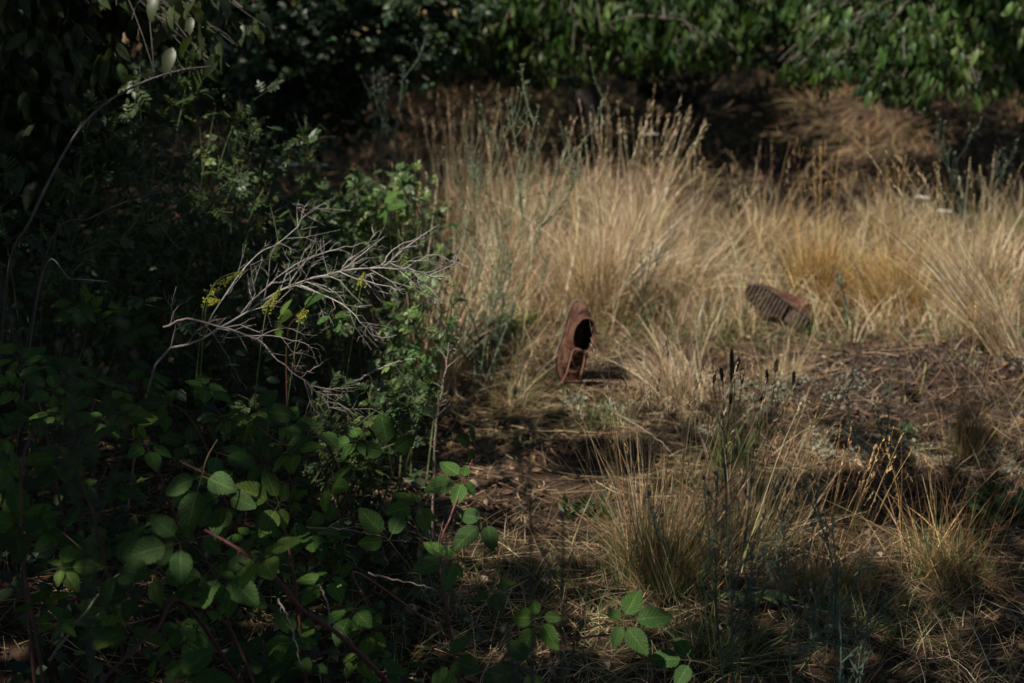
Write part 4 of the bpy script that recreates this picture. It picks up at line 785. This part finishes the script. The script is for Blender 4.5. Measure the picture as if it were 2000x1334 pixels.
# ------------------------------------------------------------------ trees: cherries at the back, leafy tree upper left, dark shrubs behind
CL = leaf_tpl(5, 2, .36, .35, .45, a=.9, b=.85)
CHER = np.array([[.060, .12, .035], [.085, .155, .045], [.12, .19, .06], [.045, .095, .035]])
def tree(name, label, base, trunk_h, clumps, nl, lsize, c, seed, cat='tree', hang=.9, tr=.09, bark=(.05, .042, .036), fruit=0, group=None, tpl=CL, m=None, twigs=10):
    """clumps: list of (centre xyz, radii xyz); limbs run from the trunk to every clump"""
    r = np.random.default_rng(1600+seed); base = np.array([base[0], base[1], float(gz(base[0], base[1]))]); root = empty(name, base, label, cat, group)
    top = base+np.array([0, 0, trunk_h]); tk = MB(); tp = spline([base+np.array([0, 0, -.05]), base+np.array([r.normal(0, .05), r.normal(0, .05), trunk_h*.5]), top], 12); tubes(tk, tp, tr*np.linspace(1.25, .6, 12), np.array(bark), 12); tk.build('trunk', M_wood, root, base)
    lm = MB(); lf = MB(); tips = []
    V_ = np.array([np.prod(q[1]) for q in clumps])**(2/3); V_ = V_/V_.sum()
    for (cen, rad), f in zip(clumps, V_):
        cen = np.asarray(cen, float); rad = np.asarray(rad, float); st = tp[r.integers(4, 12)]; mid = st*.5+cen*.5+np.array([0, 0, .25+.1*r.normal()]); limb = spline([st, mid, cen + (cen-st)*.25*min(1, rad.mean()/np.linalg.norm(cen-st))], 14)
        tubes(lm, limb, np.linspace(tr*.38, tr*.08, 14), np.array(bark)*2.4, 7)
        nt_ = twigs; j = r.integers(6, 14, nt_); o = limb[j]; e = cen + rdir(nt_, r)*rad*r.uniform(.6, 1.0, (nt_, 1)); md = (o+e)/2+np.array([0, 0, .08])
        tpts = np.stack([o, md, e], 1); t5 = np.linspace(0, 1, 6)[None, :, None]; cur = tpts[:, None, 0]*(1-t5)**2+2*tpts[:, None, 1]*t5*(1-t5)+tpts[:, None, 2]*t5**2
        tubes(lm, cur, np.tile(np.linspace(tr*.09, tr*.03, 6), (nt_, 1)), np.array(bark)*2.6, 5)
        n = int(nl*f); nc = max(1, n//6); i = r.integers(0, nt_, nc); t = r.uniform(.15, 1, nc)[:, None]; q = tpts[i]; o = q[:, 0]*(1-t)**2+2*q[:, 1]*t*(1-t)+q[:, 2]*t**2 + r.normal(0, .07, (nc, 3))*rad
        k2 = r.random(nc) < .2; o = np.where(k2[:, None], cen+rdir(nc, r)*rad*r.uniform(.35, 1, (nc, 1)), o)
        kw = sunwindow(o); o = o[kw]; nc = len(o); cl = jit(c, nc, .25, .08, r)
        for k in range(6):
            dd = nrm(rdir(nc, r)*np.array([1, 1, .5])*(1.15-hang*.55)+np.array([0, 0, -hang])); nn = nrm(np.stack([r.normal(0, .5, nc), r.normal(-.5, .5, nc), r.uniform(.2, 1, nc)], 1))
            scatter(lf, tpl, o+r.normal(0, .25, (nc, 3))*lsize[1], dd, nn, r.uniform(*lsize, nc), cl*np.exp(r.normal(0, .08, (nc, 1))))
        tips.append(o)
    lm.build('limbs', M_wood, root, base); lf.build('crown', m or M_leaf, root, base)
    if fruit:
        pts = np.concatenate(tips); z = np.linspace(-1, 1, 7); fm = MB(); tubes(fm, np.stack([0*z, 0*z, z*.009], 1), .009*np.sqrt(np.clip(1-z*z, .02, 1)), np.array([.45, .03, .015]), 8); me = fm.data('cherry', M_fruit)
        vis = pts[(pts[:, 2] < 1.2)]; 
        for q in vis[r.integers(0, len(vis), fruit)]:
            o = bpy.data.objects.new('cherry', me); col.objects.link(o); o.parent = root; o.location = tuple(q-base+np.array([0, -.05, -.05]))
    return root
def CP(u, v, d, rx, ry=None, rz=None): return (P(u, v, d), (rx, ry or rx, rz or rx*.7))
tree('cherry_tree', 'cherry tree with drooping leafy boughs across the top centre', (.6, 11.2), 1.9,
     [CP(1000, 60, 8.8, .45, .4, .28), CP(1130, 40, 8.6, .45, .4, .28), CP(1290, 40, 8.5, .42, .4, .25), CP(1370, 75, 8.4, .32, .35, .17), CP(1430, 0, 8.6, .4, .4, .25), CP(1200, 110, 8.8, .30, .3, .12), CP(880, 70, 9.0, .4, .4, .3), CP(1050, 130, 9.0, .28, .3, .12), CP(1300, -80, 9.2, .8, .6, .3), CP(1000, -80, 9.2, .8, .6, .3), CP(1150, -200, 9.6, 1.1, .9, .5)], 15000, (.06, .105), CHER*.8, 1, twigs=26, fruit=8, group='cherry trees')
tree('cherry_tree', 'cherry tree with low hanging boughs and red fruit at the upper right', (3.6, 9.8), 1.8,
     [CP(1640, 60, 7.8, .35, .35, .22), CP(1600, 120, 7.7, .22, .25, .12), CP(1720, 110, 7.6, .36, .35, .22), CP(1830, 90, 7.6, .36, .35, .25), CP(1850, 165, 7.5, .22, .25, .10), CP(1960, 60, 7.6, .4, .4, .3), CP(1760, 160, 7.6, .24, .25, .10), CP(1800, -40, 8.0, .8, .6, .3), CP(2080, 120, 7.8, .4, .4, .3), CP(1650, -60, 8.2, .6, .6, .3), CP(1900, -200, 8.4, 1.0, .8, .5)], 15000, (.055, .10), CHER*.85, 2, twigs=26, fruit=14, group='cherry trees')
tree('leafy_tree', 'broad leaved tree filling the dark upper left corner, one spray of leaves catching light', (-2.3, 4.6), 1.6,
     [CP(390, 110, 3.9, .14, .15, .08), CP(300, 50, 4.1, .25, .3, .15), CP(150, 80, 4.2, .35, .3, .25), CP(60, 220, 4.2, .35, .3, .25), CP(450, 20, 4.2, .15, .2, .12), CP(200, 230, 4.4, .3, .3, .2), CP(100, -60, 4.2, .6, .5, .3), CP(330, -60, 4.4, .3, .3, .15), CP(0, 400, 4.2, .35, .3, .3), CP(-250, -300, 4.4, .8, .8, .5)], 8500, (.05, .085), np.array([[.034, .054, .020], [.046, .068, .024]]), 3, hang=.75, tr=.032, bark=(.035, .03, .025), tpl=leaf_tpl(6, 2, .46, .25, .35))
tree('hedge_tree', 'small leaved dark tree behind the thicket at the upper left centre', (-1.6, 8.6), 1.2,
     [CP(560, 60, 7.8, .45, .4, .3), CP(700, 40, 7.6, .4, .4, .28), CP(800, 110, 7.8, .28, .3, .2), CP(620, 170, 8.0, .35, .3, .2), CP(560, 260, 8.0, .4, .3, .22), CP(700, 230, 8.2, .3, .3, .2), CP(840, 10, 8.0, .4, .4, .3), CP(460, 150, 7.6, .5, .4, .3), CP(650, -120, 8.2, 1.0, .8, .5)], 26000, (.035, .06), np.array([[.035, .062, .028], [.042, .075, .034], [.026, .05, .024]]), 4, hang=.3, tpl=leaf_tpl(3, 2, .6, .25, .2))
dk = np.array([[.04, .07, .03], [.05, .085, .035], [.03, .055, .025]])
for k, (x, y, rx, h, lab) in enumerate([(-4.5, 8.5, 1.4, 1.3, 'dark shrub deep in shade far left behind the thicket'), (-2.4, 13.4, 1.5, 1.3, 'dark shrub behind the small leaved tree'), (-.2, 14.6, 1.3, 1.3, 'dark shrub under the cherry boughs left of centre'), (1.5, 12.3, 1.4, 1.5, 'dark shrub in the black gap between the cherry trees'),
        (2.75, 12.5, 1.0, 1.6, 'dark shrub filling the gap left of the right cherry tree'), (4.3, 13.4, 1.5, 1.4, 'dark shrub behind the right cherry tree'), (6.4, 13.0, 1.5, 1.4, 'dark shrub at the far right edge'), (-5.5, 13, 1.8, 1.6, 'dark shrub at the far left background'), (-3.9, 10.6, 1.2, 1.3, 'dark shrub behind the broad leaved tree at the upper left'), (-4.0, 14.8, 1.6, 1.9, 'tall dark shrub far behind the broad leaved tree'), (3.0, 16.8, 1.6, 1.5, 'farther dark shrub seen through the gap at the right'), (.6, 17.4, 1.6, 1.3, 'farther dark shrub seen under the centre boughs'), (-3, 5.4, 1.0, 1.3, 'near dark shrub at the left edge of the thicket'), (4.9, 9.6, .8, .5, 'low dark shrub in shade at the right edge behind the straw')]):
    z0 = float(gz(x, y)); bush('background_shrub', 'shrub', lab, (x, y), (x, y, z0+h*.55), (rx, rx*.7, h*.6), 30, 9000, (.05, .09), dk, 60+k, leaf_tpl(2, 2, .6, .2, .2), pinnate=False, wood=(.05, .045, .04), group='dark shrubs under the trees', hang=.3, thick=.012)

# ------------------------------------------------------------------ unseen trees, crowns shaped from a wanted shadow map to shade the clearing
def shade(x, y):
    n1 = noise2(x, y, 2.2, 91); n2 = noise2(x, y, 5.5, 92)
    e = -.42 + .10*(y-5) + .35*(n1-.5)
    e = np.where(y < 4.4, e + .28*(4.4-y), e)
    left = sstep(e+.15, e-.1, x)*np.where(x > -.9, .88, 1)
    front = sstep(3.15+.6*(n1-.5), 2.85+.6*(n1-.5), y)*.9
    mid = sstep(.50, .68, .5*n2+.5*noise2(x, y, 3.3, 95))*sstep(4.6, 4.0, y)*.55
    h1 = 1.3*np.exp(-(((x-.24)/.17)**2+((y-4.05)/.13)**2)**2); h2 = 1.3*np.exp(-(((x-1.08)/.26)**2+((y-3.72)/.13)**2)**2)
    back = np.maximum(sstep(10.2, 11.2, y+.8*(n1-.5))*np.where(x < 2.1, .95, .08), sstep(9.0, 9.6, y+.5*(n1-.5))*sstep(1.7, 1.4, x)*.9)
    back = np.maximum(back, sstep(6.9, 7.8, y+.6*(n1-.5))*sstep(-.2, -.8, x))
    back = np.where((x > 3.0) & (y > 7.6), np.maximum(back, .8), back)
    far_ = sstep(12.6, 13.6, y)*.95; pth = np.exp(-((x-1.55-.12*(y-8))/.32)**2)*sstep(7.0, 7.6, y)
    deep = sstep(-1.0, -1.7, x)*sstep(8, 7, y)
    holes = np.where(n2 > .70, .35, 1.0)
    v = np.maximum.reduce([left*holes, front*holes*np.where(x < .75, 1, .42), mid, h1, h2, back*np.where(y < 16, 1, .7), far_, pth, deep*.97])
    for sx, sy, q, _p in LIT: v = v*(1-.93*np.exp(-(((x-sx)**2+(y-sy)**2)/q**2)**1.5))
    return np.clip(v, 0, 1)
def canopy(name, label, base, th, xr, yr, hr, n, size, seed, tr=.12, offs=(0, 0)):
    r = np.random.default_rng(seed); x = r.uniform(*xr, n); y = r.uniform(*yr, n); k = r.random(n) < shade(x, y); x = x[k]; y = y[k]; n = len(x); H = r.uniform(*hr, n)
    p = np.stack([x+S[0]/S[2]*H, y+S[1]/S[2]*H, H], 1)
    base = np.array([base[0], base[1], float(gz(base[0], base[1]))]); root = empty(name, base, label, 'tree', 'unseen trees shaped to shade the clearing'); mb = MB()
    top = base+np.array([0, 0, th]); tubes(mb, spline([base-np.array([0, 0, .1]), (base+top)/2+np.array([.05, .05, 0]), top], 10), tr*np.linspace(1.2, .6, 10), np.array([.1, .085, .07]), 12); mb.build('trunk', M_wood, root, base)
    lb = MB()
    for q in p[r.integers(0, n, 40)]: tubes(lb, spline([top-np.array([0, 0, r.uniform(0, th*.4)]), (top+q)/2+np.array([0, 0, .3]), q], 10), np.linspace(tr*.3, .006, 10), np.array([.1, .085, .07]), 5)
    lb.build('limbs', M_wood, root, base); mb = MB()
    scatter(mb, leaf_tpl(2, 2, .6, .2, .2), p, rdir(n, r), nrm(rdir(n, r)*.6+S), r.uniform(*size, n), jit(np.array([[.05, .09, .03], [.07, .12, .04]]), n, .15, .05, r)); mb.build('crown', M_leaf, root, base)
canopy('unseen_shade_tree', 'unseen leafy tree left of the camera, crown shaped to shade the thicket', (-5.0, 2.2), 3.4, (-5.5, 3.2), (-1.5, 7.6), (2.9, 4.4), 150000, (.07, .11), 1701)
canopy('unseen_shade_tree', 'unseen tree behind the clearing, crown shaped to darken the ground under the cherries', (-4.4, 7.2), 4.0, (-5, 6.5), (7.6, 17), (3.4, 5.2), 42000, (.11, .17), 1702)
